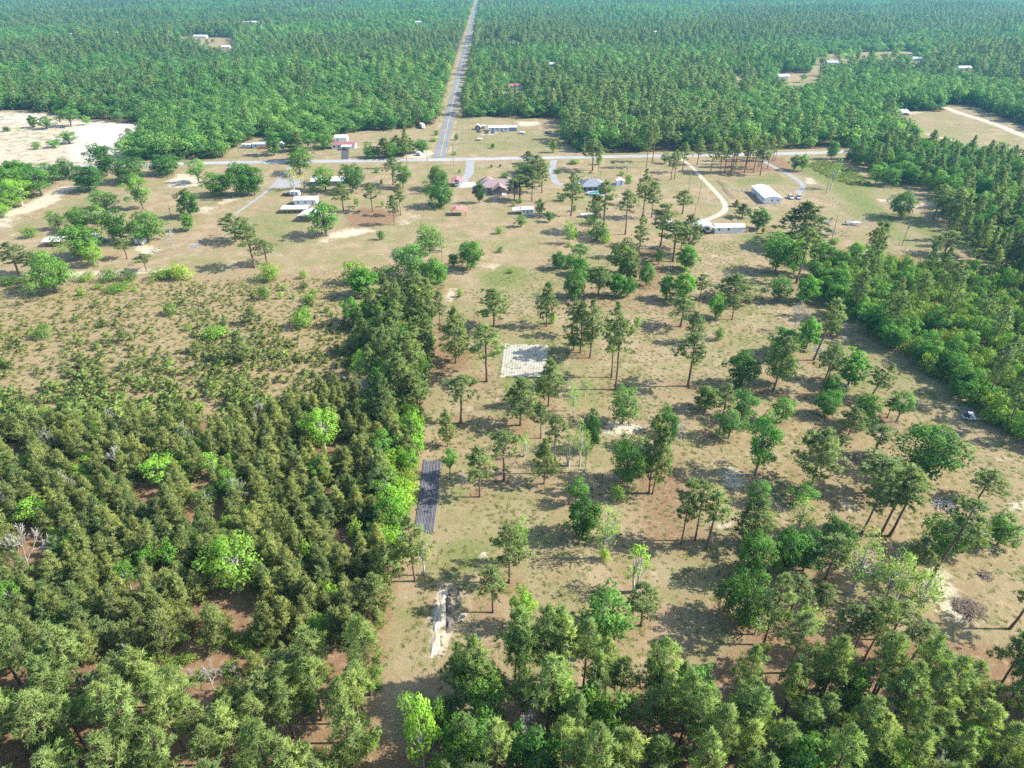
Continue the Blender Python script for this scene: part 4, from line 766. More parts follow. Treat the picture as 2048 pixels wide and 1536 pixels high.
# far forest north of the cross road
fy0 = min(P(0, 322)[1], 1e9)
ring = []
def far_scatter(y0, y1, spacing):
    ny_ = int((y1 - y0) / spacing); out = []
    for j in range(ny_):
        Y = y0 + (j + 0.5) * spacing; hw = 0.80 * Y + 40; xs_ = np.arange(-hw, hw, spacing)
        out.append(np.column_stack([xs_ + RNG.uniform(-0.45, 0.45, len(xs_)) * spacing, Y + RNG.uniform(-0.45, 0.45, len(xs_)) * spacing]))
    return np.concatenate(out)
FP = np.concatenate([far_scatter(360, 700, 5.6), far_scatter(700, 1300, 7.2), far_scatter(1300, 3000, 9.5)])
X, Y = FP[:, 0], FP[:, 1]
keep = north_mask(X, Y) & (line_d(cr, X, Y) > 11) & (line_d(mr, X, Y) > 9.5 + RNG.uniform(0, 3, len(X)))
for nm_, pts in CLEAR.items(): keep &= (poly_sd(poly_px(pts), X, Y) < 2) | ((RNG.random(len(X)) < 0.05) if nm_.startswith('far') else False)
srp = [P(*p) for p in [(1888, 214), (1925, 228), (1965, 240), (2010, 256), (2048, 272), (2120, 300)]]; keep &= line_d(srp, X, Y) > 6
for px_, py_, w_, c_, l_ in FARHOUSES:
    hx, hy = P(px_, py_); hw_ = w_ / K(py_) / 2 + 4
    dep = 0.085 * hy
    keep &= ~((np.abs(X - hx * Y / hy) < hw_) & (Y > hy - dep) & (Y < hy + 12))
up_zone = poly_sd(poly_px(UPR), X, Y) < 0; keep &= up_zone
X, Y = X[keep], Y[keep]
def vnoise(X, Y, s, seed):
    r = np.random.default_rng(seed); v = np.zeros_like(X)
    for k in range(6):
        a = r.uniform(0, 6.28); f = s * r.uniform(0.5, 2.2); v += np.sin((X * math.cos(a) + Y * math.sin(a)) * f + r.uniform(0, 6.28))
    return v / 3.0
pn = 1.1 * vnoise(X, Y, 0.007, 5) + 0.5 * vnoise(X, Y, 0.03, 6) + RNG.normal(0, 0.65, len(X)); gap = vnoise(X, Y, 0.03, 8) + RNG.normal(0, 0.4, len(X))
ok = gap > -1.25; X, Y, pn = X[ok], Y[ok], pn[ok]
isp = pn > 0.5
u_ = RNG.random(len(X)); hh = np.where(isp, 9 + 10.5 * u_, 5 + 8.5 * u_); ww = np.where(isp, RNG.uniform(4.6, 7.2, len(X)) + 1.4 * u_, RNG.uniform(4.5, 7.0, len(X)) + 5 * u_)
hh *= np.clip(1 + 0.28 * vnoise(X, Y, 0.012, 9), 0.6, 1.4); ww *= 1 + 0.15 * (Y > 1300)
# individuals from the fill, largest in view first
LIMIT = {'pine_tree': 330, 'young_pine': 300, 'broadleaf_tree': 320, 'spring_tree': 150, 'shrub': 330, 'bare_tree': 60}
for x_, y_, h_, w_, p_ in sorted(zip(X, Y, hh, ww, isp), key=lambda t: t[1])[:420]:
    FILL.append(('farp' if p_ else 'farb', x_, y_, h_, w_, NO, (NO, 'pine in the front of the forest beyond the cross road' if p_ else 'leafy tree in the front of the forest beyond the cross road'), 'forest front beyond the cross road'))
far_rest = sorted(zip(X, Y, hh, ww, isp), key=lambda t: t[1])[420:]
def score(f):
    px_, py_ = PIX(f[1], f[2], f[3] * 0.7)
    inside = -20 < px_ < 2068 and py_ < 1560
    return (f[3] * f[4]) / (f[2] ** 2 + CAM_H ** 2) * (1 if inside else 0.02)
FILL.sort(key=score, reverse=True)
cnt = dict(n_hand); MASS = {}; IND = []
for f in FILL:
    kind, X_, Y_, h, w, tint, (tt, label), group = f; nm_ = NAME[kind]
    px_, py_ = PIX(X_, Y_, h * 0.7); inside = -30 < px_ < 2078 and py_ < 1570
    if inside and cnt.get(nm_, 0) < LIMIT[nm_]:
        cnt[nm_] = cnt.get(nm_, 0) + 1; IND.append([kind, X_, Y_, h, w, label, group, tint])
    else:
        tk = tint if kind in ('near', 'shrub') else NO
        MASS.setdefault((kind, tk), []).append((X_, Y_, h, w))
FT = {True: [(NO, 0.5), ((1.3, 1.2, 1.05), 0.25), ((0.7, 0.78, 0.85), 0.17), ((1.5, 1.05, 1.3), 0.08)], False: [(NO, 0.55), ((0.6, 0.68, 0.75), 0.2), ((1.6, 1.3, 0.9), 0.17), ((2.3, 1.45, 2.2), 0.08)]}
FLOOK = {'young': 'olive green young pine', 'near': 'tall feathery pine', 'full': 'bushy wood pine', 'tall': 'slim tall wood pine', 'mid': 'leafy woodland tree', 'oak': 'rounded woodland tree', 'shrub': 'woodland bush', 'lime': 'spring green woodland tree',
         'bare': 'grey leafless woodland tree', 'farp': 'forest pine', 'farb': 'leafy forest tree'}
MARKS = LANDMARKS + [('big lime tree', 478, 1176), ('upper lime tree', 650, 897), ('grey bare tree at far left', 68, 1146), ('twin lime trees', 328, 966), ('lone lime tree below the strip', 851, 1544), ('dark oak on the right slope', 1848, 949),
    ('leaning pine on the sand patch', 1862, 1156), ('curving sand road', 1965, 242), ('far end of the tilled strip', 864, 920), ('lower left brown gap', 420, 1310), ('upper lime pair', 190, 945), ('yellow reeds', 1690, 352), ('pasture pole', 1804, 491), ('pale birch pair', 1205, 1117)]
bk = {}
for e in IND:
    px_, py_ = PIX(e[1], e[2]); best = min(((math.hypot(e[1] - P(lx, ly)[0], e[2] - P(lx, ly)[1]), nm_, lx, ly) for nm_, lx, ly in MARKS))
    dx, dy = px_ - best[2], (py_ - best[3]) * 1.3
    rel = ('right of' if dx > 0 else 'left of') if abs(dx) > abs(dy) else ('in front of' if dy > 0 else 'behind')
    bk.setdefault((e[0], rel, best[1]), []).append((best[0], e))
for (kind, rel, nm_), es in bk.items():
    es.sort(key=lambda q: q[0])
    for i, (d_, e) in enumerate(es):
        if i < 10: e[5] = f"{FLOOK[kind]} {rel} the {nm_}" + (', the nearest' if i == 0 and len(es) > 1 else '') + (', ' + ORD[i] if i else '')
for e in IND: plant(*e)
FT_ = None
for x_, y_, h_, w_, p_ in far_rest:
    q = RNG.random()
    for tn, wt_ in FT[bool(p_)]:
        q -= wt_
        if q <= 0: break
    MASS.setdefault(('farp' if p_ else 'farb', tn), []).append((x_, y_, h_, w_))
for X_, Y_, h in SEEDS[280:]: MASS.setdefault(('seed', (1.0, 1.1, 0.95)), []).append((X_, Y_, h, h * RNG.uniform(0.8, 1.3)))
tX, tY = scatter(SCRUB, 1.25, 0.5)
MASS[('tuft', (1.75, 1.35, 1.3))] = [(x_, y_, RNG.uniform(0.25, 0.6), RNG.uniform(0.6, 1.4)) for x_, y_ in zip(tX, tY) if RNG.random() < 0.42]
LAWN = [(890, 600), (1110, 520), (1300, 480), (1560, 480), (1640, 600), (1850, 760), (2060, 920), (2060, 1280), (1500, 1260), (1350, 1330), (900, 1400), (800, 1330), (840, 1000), (870, 700)]
tX, tY = scatter(LAWN, 1.15, 0.6); tn_ = np.sin(tX * 0.23 + 2 * np.sin(tY * 0.13)) + np.sin(tY * 0.31 + tX * 0.17)
MASS[('tuft', (1.05, 1.2, 1.0))] = [(x_, y_, RNG.uniform(0.1, 0.3), RNG.uniform(0.4, 1.1)) for x_, y_, q_ in zip(tX, tY, tn_) if RNG.random() < 0.28 + 0.2 * q_]
MASS[('tuft', (1.9, 1.25, 1.6))] = [(x_ + 0.5, y_, RNG.uniform(0.08, 0.22), RNG.uniform(0.5, 1.2)) for x_, y_, q_ in zip(tX, tY, tn_) if RNG.random() < 0.25]

rX, rY = scatter([(1612, 332), (1640, 320), (1690, 335), (1730, 358), (1745, 374), (1700, 370), (1655, 356)], 1.7, 0.6)
MASS[('tuft', (2.2, 3.3, 1.0))] = [(x_, y_, RNG.uniform(0.7, 1.5), RNG.uniform(0.9, 1.6)) for x_, y_ in zip(rX, rY)]
def mass_object(name, label, cat, kind, rows, tint):
    col = bpy.data.collections.new('source_' + name)
    for i in range(len(PROTO[kind][0])):
        t, c, H, W = PROTO[kind][0][i]
        if t is not None and kind != 'tuft':
            V = np.concatenate([c[0], t[0]]); T = np.concatenate([c[1], t[1] + len(c[0])]); S = np.concatenate([c[2], t[2]]); mi = np.concatenate([np.zeros(len(c[1])), np.ones(len(t[1]))]); Nr = np.concatenate([c[3], unit(t[0] * [1, 1, 0])])
        else: V, T, S, mi, Nr = c[0], c[1], c[2], np.zeros(len(c[1])), c[3]
        me = np_mesh(name + '_source', V, T, [PROTO[kind][1], PROTO[kind][2]], S, mi, nrm=Nr)
        o = bpy.data.objects.new('%s_source_%d' % (name, i), me); o.color = (*tint, 1); col.objects.link(o)
    a = np.array(rows); n = len(a); H = np.array([p[2] for p in PROTO[kind][0]]); W = np.array([p[3] for p in PROTO[kind][0]])
    var = RNG.integers(0, len(H), n); me = bpy.data.meshes.new(name)
    me.vertices.add(n); me.vertices.foreach_set('co', np.column_stack([a[:, 0], a[:, 1], np.full(n, -0.03)]).astype(np.float32).ravel())
    me.attributes.new('variant', 'INT', 'POINT').data.foreach_set('value', var.astype(np.int32))
    me.attributes.new('turn', 'FLOAT', 'POINT').data.foreach_set('value', RNG.uniform(0, 6.28, n).astype(np.float32))
    s = np.column_stack([a[:, 3] / W[var], a[:, 3] / W[var], a[:, 2] / H[var]]).astype(np.float32)
    me.attributes.new('size', 'FLOAT_VECTOR', 'POINT').data.foreach_set('vector', s.ravel()); me.update()
    ob = link(name, me)
    g = bpy.data.node_groups.new('scatter_' + name, 'GeometryNodeTree')
    g.interface.new_socket('Geometry', in_out='INPUT', socket_type='NodeSocketGeometry'); g.interface.new_socket('Geometry', in_out='OUTPUT', socket_type='NodeSocketGeometry')
    N = g.nodes; gi, go = N.new('NodeGroupInput'), N.new('NodeGroupOutput')
    ci = N.new('GeometryNodeCollectionInfo'); ci.inputs['Collection'].default_value = col; ci.inputs['Separate Children'].default_value = True; ci.inputs['Reset Children'].default_value = True
    iop = N.new('GeometryNodeInstanceOnPoints'); iop.inputs['Pick Instance'].default_value = True
    def at(nm_, tp):
        q = N.new('GeometryNodeInputNamedAttribute'); q.data_type = tp; q.inputs['Name'].default_value = nm_; return q.outputs['Attribute']
    cx = N.new('ShaderNodeCombineXYZ'); g.links.new(at('turn', 'FLOAT'), cx.inputs['Z'])
    e2r = N.new('FunctionNodeEulerToRotation'); g.links.new(cx.outputs[0], e2r.inputs[0])
    g.links.new(gi.outputs[0], iop.inputs['Points']); g.links.new(ci.outputs[0], iop.inputs['Instance'])
    g.links.new(at('variant', 'INT'), iop.inputs['Instance Index']); g.links.new(e2r.outputs[0], iop.inputs['Rotation']); g.links.new(at('size', 'FLOAT_VECTOR'), iop.inputs['Scale'])
    g.links.new(iop.outputs[0], go.inputs[0])
    md = ob.modifiers.new('scatter', 'NODES'); md.node_group = g
    ob['kind'] = 'stuff'; ob['label'] = label; ob['category'] = cat
    return ob
MNAME = {'farp': ('far_pine_forest', 'far-off pine forest stretching back to the horizon', 'forest'), 'farb': ('far_broadleaf_forest', 'far-off leafy forest stretching back to the horizon', 'forest'),
         'seed': ('seedling_growth', 'smaller pine seedlings dotted over the brown scrub field', 'seedlings'), 'tuft': ('dry_weeds', 'dry weed tufts covering the brown scrub field', 'weeds'),
         'young': ('plantation_growth', 'remaining young pines filling the plantation', 'plantation'), 'shrub': ('thicket_growth', 'smaller bushes filling the woods and thickets', 'thicket')}
for (kind, tint), rows in MASS.items():
    nm_, lb, ct = ('reed_growth', 'yellow-green tall reeds below the woods of the right pasture', 'reeds') if kind == 'tuft' and tint[1] > 2 else ('lawn_weeds', 'low weeds and dry grass scattered over the mown clearing', 'weeds') if kind == 'tuft' and tint[1] < 1.3 else MNAME.get(kind, ('woodland_growth', 'remaining trees filling the woods around the clearing', 'woodland'))
    mass_object(nm_, lb, ct, kind, rows, tint)
print('trees', len(TREES), cnt, {k[0]: len(v) for k, v in MASS.items()})

# ------------------------------------------------------------------ things people built
def rib_mat(name, col, rough=0.45, along='Y', scale=3.3):
    m, nt = nt_new(name); tc = nt.nodes.new('ShaderNodeTexCoord')
    f = ramp(nt, noise(nt, tc.outputs['Object'], 0.6, 5), 0.3, 0.7)
    c = mix_rgb(nt, f, tuple(x * 0.88 for x in col), tuple(min(1, x * 1.06) for x in col))
    st = ramp(nt, noise(nt, tc.outputs['Object'], 2.5, 4, 0.7), 0.58, 0.75)
    c = mix_rgb(nt, math_n(nt, 'MULTIPLY', st, 0.25), c, tuple(x * 0.7 for x in col))
    w = nt.nodes.new('ShaderNodeTexWave'); w.bands_direction = 'X' if along == 'Y' else 'Y'; w.inputs['Scale'].default_value = scale; w.inputs['Distortion'].default_value = 0
    nt.links.new(tc.outputs['Object'], w.inputs['Vector'])
    finish(nt, c, rough, 0.4, w.outputs['Fac'], 0.03); return m
WHITE = mat('white_siding', (0.72, 0.72, 0.71), 0.6, 0.06, 0.8); WHITE_R = rib_mat('white_metal_roof', (0.74, 0.75, 0.76)); WHITE_RX = rib_mat('white_metal_roof_side', (0.74, 0.75, 0.76), along='X')
RED_R = rib_mat('faded_red_roof', (0.50, 0.175, 0.155)); RED_D = rib_mat('rust_red_roof', (0.30, 0.13, 0.115)); BROWN_R = mat('mauve_shingles', (0.275, 0.205, 0.195), 0.85, 0.16, 2.2)
GREY_R = mat('grey_shingles', (0.215, 0.225, 0.245), 0.85, 0.15, 2.2); TAN_R = mat('tan_shingles', (0.30, 0.255, 0.225), 0.85, 0.15, 2.2); GREY_M = rib_mat('grey_metal_roof', (0.42, 0.45, 0.47))
BRICK = mat('tan_brick', (0.31, 0.235, 0.19), 0.85, 0.2, 4); BLUE_W = mat('blue_grey_siding', (0.19, 0.25, 0.31), 0.7, 0.1, 1); PALE_W = mat('pale_blue_siding', (0.50, 0.56, 0.58), 0.7, 0.08, 1)
GLASS = mat('window_glass', (0.035, 0.045, 0.055), 0.12, 0.1, 1, 0.6); TRIM = mat('white_trim', (0.74, 0.74, 0.72), 0.6, 0.05); DOORM = mat('door_paint', (0.30, 0.27, 0.24), 0.6, 0.1)
WOOD = mat('weathered_wood', (0.27, 0.225, 0.175), 0.85, 0.25, 3); DECK = mat('red_deck_wood', (0.46, 0.19, 0.09), 0.8, 0.2, 3); NEWW = mat('new_wood', (0.56, 0.37, 0.19), 0.8, 0.15, 3); STEEL = mat('galvanised_steel', (0.42, 0.43, 0.44), 0.45, 0.1, 3, 0.5, 0.6)
POOLW = mat('pool_water', (0.03, 0.24, 0.26), 0.08, 0.1, 1, 0.6); TYRE = mat('tyre_rubber', (0.03, 0.03, 0.032), 0.85, 0.1); RIM = mat('wheel_rim', (0.45, 0.46, 0.47), 0.35, 0.1, 1, 0.5, 0.6); HIDE = mat('dark_stuff', (0.06, 0.06, 0.065), 0.8, 0.3, 2)
PAINTS = {k: mat('car_' + k, c, 0.28, 0.04, 1, 0.5) for k, c in dict(white=(0.74, 0.75, 0.76), silver=(0.40, 0.45, 0.50), blue=(0.05, 0.09, 0.17), dark=(0.035, 0.04, 0.045), red=(0.42, 0.035, 0.03)).items()}
def at_local(cx, by, rz, dy=0.0):
    X, Y = P(cx, by); return X - math.sin(rz) * dy, Y + math.cos(rz) * dy
def roof_gable(w, d, wh, rh, ov, ridge, rx=0.0, th=0.12):
    b = MB(); W2, D2 = w / 2 + ov, d / 2 + ov; dz = rh * ov / (d / 2 if ridge == 'x' else w / 2)
    e, t = wh - dz + 0.05, wh + rh + 0.05
    if ridge == 'x':
        b.slab([(-W2, -D2, e), (W2, -D2, e), (W2, 0, t), (-W2, 0, t)], th); b.slab([(-W2, 0, t), (W2, 0, t), (W2, D2, e), (-W2, D2, e)], th)
    else:
        b.slab([(-W2, -D2, e), (rx, -D2, t), (rx, D2, t), (-W2, D2, e)], th); b.slab([(rx, -D2, t), (W2, -D2, e), (W2, D2, e), (rx, D2, t)], th)
    return b
def roof_hip(w, d, wh, rh, ov, ridge='x', th=0.2):
    W2, D2 = w / 2 + ov, d / 2 + ov; e = wh
    if ridge == 'x': q = max(W2 - D2, 0.05); r0, r1 = (-q, 0, e + rh), (q, 0, e + rh)
    else: q = max(D2 - W2, 0.05); r0, r1 = (0, -q, e + rh), (0, q, e + rh)
    v = [(-W2, -D2, e), (W2, -D2, e), (W2, D2, e), (-W2, D2, e), r0, r1, (-W2, -D2, e - th), (W2, -D2, e - th), (W2, D2, e - th), (-W2, D2, e - th)]
    f = [(0, 1, 5, 4), (1, 2, 5), (2, 3, 4, 5), (3, 0, 4)] if ridge == 'x' else [(0, 1, 4), (1, 2, 5, 4), (2, 3, 5), (3, 0, 4, 5)]
    f += [(6, 7, 1, 0), (7, 8, 2, 1), (8, 9, 3, 2), (9, 6, 0, 3), (9, 8, 7, 6)]
    return MB().add(v, f)
def shift(b, dx, dy, dz=0.0): b.v = [(x + dx, y + dy, z + dz) for x, y, z in b.v]; return b
def opening(root, side, u, z, w, h, hw, hd, name='window', fm=None, pm=None):
    fm, pm = fm or TRIM, pm or GLASS; g = 0.05
    def bx(a0, a1, z0, z1, n0, n1):
        b = MB()
        if side == 'f': b.box(a0, a1, -hd - n1, -hd - n0, z0, z1)
        elif side == 'b': b.box(a0, a1, hd + n0, hd + n1, z0, z1)
        elif side == 'l': b.box(-hw - n1, -hw - n0, a0, a1, z0, z1)
        else: b.box(hw + n0, hw + n1, a0, a1, z0, z1)
        return b
    o = bx(u - w / 2 - g * 1.6, u + w / 2 + g * 1.6, z - g, z + h + g * 1.6, -0.02, 0.05).build(name, fm, root)
    bx(u - w / 2, u + w / 2, z, z + h, 0.03, 0.065).build('pane' if name == 'window' else 'panel', pm, o)
    if name == 'door': bx(u + w * 0.3, u + w * 0.38, z + h * 0.45, z + h * 0.49, 0.06, 0.12).build('handle', STEEL, o)
    return o
def house(name, label, cat, cx, by, w, d, wh, rh, rz=0.05, roof='gable', ridge='x', wm=None, rm=None, ov=0.4, wins=(), doors=(), group=None):
    X, Y = at_local(cx, by, rz, d / 2); root = thing(name, label, cat, X, Y, rz, group); wm = wm or WHITE; rm = rm or WHITE_R
    b = MB()
    if roof == 'gable' and ridge == 'x':
        for s in (-1, 1): pass
        v = [(x, y, z) for x in (-w / 2, w / 2) for y, z in ((-d / 2, 0), (d / 2, 0), (d / 2, wh), (0, wh + rh), (-d / 2, wh))]
        b.add(v, [(4, 3, 2, 1, 0), (5, 6, 7, 8, 9), (0, 5, 9, 4), (1, 2, 7, 6)])
    elif roof == 'gable':
        v = [(x, y, z) for y in (-d / 2, d / 2) for x, z in ((-w / 2, 0), (w / 2, 0), (w / 2, wh), (0, wh + rh), (-w / 2, wh))]
        b.add(v, [(0, 1, 2, 3, 4), (9, 8, 7, 6, 5), (0, 4, 9, 5), (1, 6, 7, 2)])
    else: b.box(-w / 2, w / 2, -d / 2, d / 2, 0, wh - 0.02)
    b.build('wall', wm, root)
    (roof_gable(w, d, wh, rh, ov, ridge) if roof == 'gable' else roof_hip(w, d, wh, rh, ov, ridge)).build('roof', rm, root)
    for s, u, z, ww_, hh_ in wins: opening(root, s, u, z, ww_, hh_, w / 2, d / 2)
    for s, u in doors: opening(root, s, u, 0.15, 0.95, 2.0, w / 2, d / 2, 'door', pm=DOORM)
    return root
def carport(name, label, cx, by, w, d, h, rh, rz=0.05, ridge='y', rm=None, npost=2, rx=0.0, pm=None, group=None, ov=0.35):
    X, Y = at_local(cx, by, rz, d / 2); root = thing(name, label, 'carport', X, Y, rz, group); pm = pm or STEEL
    roof_gable(w, d, h, rh, ov, ridge, rx, 0.08).build('roof', rm or WHITE_R, root)
    me = MB().box(-0.07, 0.07, -0.07, 0.07, -0.05, h - 0.02).mesh('post', pm)
    for y in (-d / 2 + 0.1, d / 2 - 0.1):
        for i in range(npost): link('post', me, root, (-w / 2 + 0.1 + (w - 0.2) * i / (npost - 1), y, 0))
    for s in (-1, 1): MB().box(s * (w / 2 - 0.1) - 0.06, s * (w / 2 - 0.1) + 0.06, -d / 2 + 0.18, d / 2 - 0.18, h - 0.2, h - 0.06).build('beam', pm, root)
    return root
WHEEL = None
def wheels(root, xs_, ys_, r=0.34, wd=0.24):
    ty = MB().tube((-wd / 2, 0, 0), (wd / 2, 0, 0), r, r, 14).mesh('tyre', TYRE); ri = MB().tube((-wd / 2 - 0.01, 0, 0), (wd / 2 + 0.01, 0, 0), r * 0.58, r * 0.58, 10).mesh('rim', RIM)
    for x in xs_:
        for y in ys_:
            t = link('wheel', ty, root, (x, y, r)); link('rim', ri, t)
def prism(prof, x0, x1, inset=0.0, zin=None):
    """side profile (y, z) extruded across x; points above zin pulled in"""
    b = MB(); n = len(prof); f = lambda s, y, z: (s + (inset if s < 0 else -inset) * (1 if zin is not None and z > zin else 0), y, z)
    v = [f(x0, y, z) for y, z in prof] + [f(x1, y, z) for y, z in prof]
    return b.add(v, [tuple(range(n))[::-1], tuple(range(n, 2 * n))] + [(i, (i + 1) % n, n + (i + 1) % n, n + i) for i in range(n)])
def car(label, cx, by, rz, col='white', kind='car', name=None, group='parked vehicles', z=0.0):
    X, Y = P(cx, by); root = thing(name or {'car': 'parked_car', 'pickup': 'pickup_truck', 'suv': 'parked_car'}[kind], label, {'pickup': 'pickup truck'}.get(kind, 'car'), X, Y, rz, group, z); pm = PAINTS[col]
    if kind == 'pickup':
        prism([(-2.7, 0.42), (-2.72, 0.85), (-2.55, 1.02), (-1.3, 1.1), (0.55, 1.1), (0.55, 0.75), (2.6, 0.75), (2.68, 0.5), (2.6, 0.4)], -0.97, 0.97).build('body', pm, root)
        for s in (-1, 1): MB().box(s * 0.97 - (0.1 if s > 0 else 0), s * 0.97 + (0.1 if s < 0 else 0), 0.57, 2.6, 0.76, 1.14).build('bed_side', pm, root)
        MB().box(-0.86, 0.86, 2.52, 2.62, 0.76, 1.12).build('tailgate', pm, root)
        prism([(-1.25, 1.11), (-0.65, 1.68), (0.35, 1.68), (0.55, 1.11)], -0.92, 0.92, 0.14, 1.2).build('window', GLASS, root)
        MB().box(-0.76, 0.76, -0.62, 0.34, 1.685, 1.76, 0.05, 0.05).build('cab_roof', pm, root); ys_ = (-1.75, 1.7)
    else:
        hh_ = 1.45 if kind == 'car' else 1.75; bk = 2.0 if kind == 'car' else 2.15
        prism([(-2.2, 0.36), (-2.28, 0.7), (-2.0, 0.86), (-1.1, 0.98), (bk, 1.0), (2.28, 0.85), (2.25, 0.36)], -0.9, 0.9).build('body', pm, root)
        prism([(-1.05, 0.99), (-0.35, hh_ - 0.06), (1.15 if kind == 'car' else 1.75, hh_ - 0.06), (1.85 if kind == 'car' else 2.1, 1.0)], -0.84, 0.84, 0.16, 1.1).build('window', GLASS, root)
        MB().box(-0.69, 0.69, -0.32, 1.12 if kind == 'car' else 1.72, hh_ - 0.055, hh_, 0.06, 0.08).build('cab_roof', pm, root); ys_ = (-1.4, 1.4)
    for s in (-1, 1): MB().box(s * 0.66 - 0.16, s * 0.66 + 0.16, -2.76 if kind == 'pickup' else -2.3, -2.6 if kind == 'pickup' else -2.12, 0.66, 0.8).build('headlight', TRIM, root)
    wheels(root, (-0.86, 0.86), ys_); return root
def camper(label, cx, by, rz, L=6.0, H=2.7, stripe=None, name='camper_trailer'):
    X, Y = P(cx, by); root = thing(name, label, 'camper', X, Y, rz, 'parked campers'); w = 2.3
    prism([(-L / 2, 0.55), (-L / 2 - 0.12, 1.4), (-L / 2 + 0.35, H), (L / 2 - 0.2, H), (L / 2, H - 0.35), (L / 2, 0.55)], -w / 2, w / 2).build('body', WHITE, root)
    MB().box(-w / 2 - 0.02, w / 2 + 0.02, -L / 2 + 0.1, L / 2 + 0.02, 0.8, 1.1).build('stripe', stripe or BLUE_W, root)
    for s in (-1, 1):
        for y in (-L * 0.25, L * 0.2): MB().box(s * (w / 2 + 0.005) - 0.03, s * (w / 2 + 0.005) + 0.03, y - 0.5, y + 0.5, 1.45, 2.05).build('window', GLASS, root)
    MB().box(-0.6, 0.6, -L / 2 - 0.08, -L / 2 + 0.05, 1.5, 2.0).build('window', GLASS, root)
    MB().box(-0.4, 0.4, -0.4, 0.4, H, H + 0.25, 0.05, 0.05).build('roof_unit', TRIM, root)
    wheels(root, (-w / 2 + 0.1, w / 2 - 0.1), (0.1, 0.85)); MB().tube((0, -L / 2, 0.6), (0, -L / 2 - 1.2, 0.5), 0.06).build('tow_bar', STEEL, root); return root
def boat(label, cx, by, rz, L=6.5, hull=None, name='boat'):
    X, Y = P(cx, by); root = thing(name, label, 'boat', X, Y, rz); b = MB(); secs = []
    for i in range(9):
        t = i / 8; w = 1.15 * (1 - max(0, t - 0.45) ** 2 * 3.2); secs.append((-L / 2 + L * t, max(w, 0.06), 0.55 + 0.22 * t * t))
    v = []
    for y, w, zb in secs: v += [(-w, -y, 1.35), (-w * 0.8, -y, zb + 0.1), (0, -y, zb), (w * 0.8, -y, zb + 0.1), (w, -y, 1.35)]
    f = [(5 * i + j, 5 * i + j + 1, 5 * i + j + 6, 5 * i + j + 5) for i in range(8) for j in range(4)] + [(4, 3, 2, 1, 0)]
    b.add(v, f).build('hull', hull or WHITE, root)
    v = []
    for y, w, zb in secs: v += [(-w * 1.02, -y, 1.36), (0, -y, 1.75 - 0.3 * abs(y / L)), (w * 1.02, -y, 1.36)]
    MB().add(v, [(3 * i + j, 3 * i + j + 1, 3 * i + j + 4, 3 * i + j + 3) for i in range(8) for j in range(2)] + [(0, 1, 2)]).build('cover', mat('boat_cover', (0.55, 0.57, 0.60), 0.7, 0.1), root)
    MB().box(-0.2, 0.2, L / 2 - 0.1, L / 2 + 0.35, 0.6, 1.6).build('motor', HIDE, root)
    MB().box(-0.06, 0.06, -L / 2 - 1.0, L / 2 - 0.3, 0.38, 0.5).build('trailer_beam', STEEL, root); wheels(root, (-1.0, 1.0), (0.9,)); return root

# --- houses and outbuildings near the cross road
h = house('brown_roofed_house', 'long brick house with mauve-brown hipped roof and gabled rear porch', 'house', 998, 386, 19.2, 9.0, 2.9, 2.9, 0.04, 'hip', 'x', BRICK, BROWN_R, 0.5,
    [('f', -7.4, 0.9, 1.3, 1.3), ('f', -5.2, 0.9, 1.0, 1.3), ('f', 5.4, 0.9, 1.5, 1.3), ('f', 7.6, 0.9, 1.2, 1.3), ('r', 0, 0.9, 1.3, 1.2)], [('f', 1.0)])
for sx, ww_, dd, yy in ((-5.6, 8.0, 8.5, 5.0), (5.0, 7.0, 7.0, 4.2)):
    shift(roof_hip(ww_, dd, 2.9, 3.0 if sx < 0 else 2.6, 0.5, 'y'), sx, yy, 0.02).build('roof', BROWN_R, h); shift(MB().box(-ww_ / 2, ww_ / 2, -dd / 2, dd / 2, 0, 2.84), sx, yy).build('wall', BRICK, h)
shift(roof_gable(7.2, 7.0, 2.75, 2.0, 0.4, 'y'), 0.3, -5.5, 0.02).build('porch_roof', BROWN_R, h)
pm_ = MB().box(-0.1, 0.1, -0.1, 0.1, 0, 2.75).mesh('post', WOOD)
for px_ in (-3.2, 0.3, 3.8): link('post', pm_, h, (px_, -8.8, 0))
MB().box(-3.4, 4.0, -8.95, -4.52, 0.0, 0.14).build('porch_floor', CONC, h)
X, Y = P(1001, 399); t = thing('patio_table', 'pale patio table under the brown house porch', 'table', X, Y, 0.04); MB().box(-0.9, 0.9, -0.5, 0.5, 0.72, 0.78).build('table_top', NEWW, t)
for sx in (-1, 1):
    for sy in (-1, 1): MB().box(sx * 0.8 - 0.04, sx * 0.8 + 0.04, sy * 0.42 - 0.04, sy * 0.42 + 0.04, 0.1, 0.72).build('leg', WOOD, t)
h = house('grey_roofed_house', 'blue-grey house with slate grey hipped roof behind the pool', 'house', 1186, 384, 12.0, 9.0, 2.8, 3.0, 0.04, 'hip', 'x', BLUE_W, GREY_R, 0.5,
    [('f', -4.2, 0.8, 1.6, 1.5), ('f', -1.6, 0.8, 1.8, 1.5), ('f', 1.4, 0.8, 1.8, 1.5), ('f', 4.3, 0.8, 1.5, 1.5)], [('f', -3.0)])
shift(roof_gable(5.0, 6.5, 2.5, 1.3, 0.35, 'y'), -7.6, 2.0).build('garage_roof', GREY_R, h); shift(MB().box(-2.5, 2.5, -3.25, 3.25, 0, 2.48), -7.7, 2.0).build('garage_wall', BLUE_W, h); MB().box(-5.6, -4.8, 2.2, 3.0, 2.9, 4.9).build('chimney', BRICK, h)
X, Y = P(1193, 389.5); t = thing('swimming_pool', 'teal above-ground pool with white rim in front of the grey-roofed house', 'pool', X, Y, 0.04)
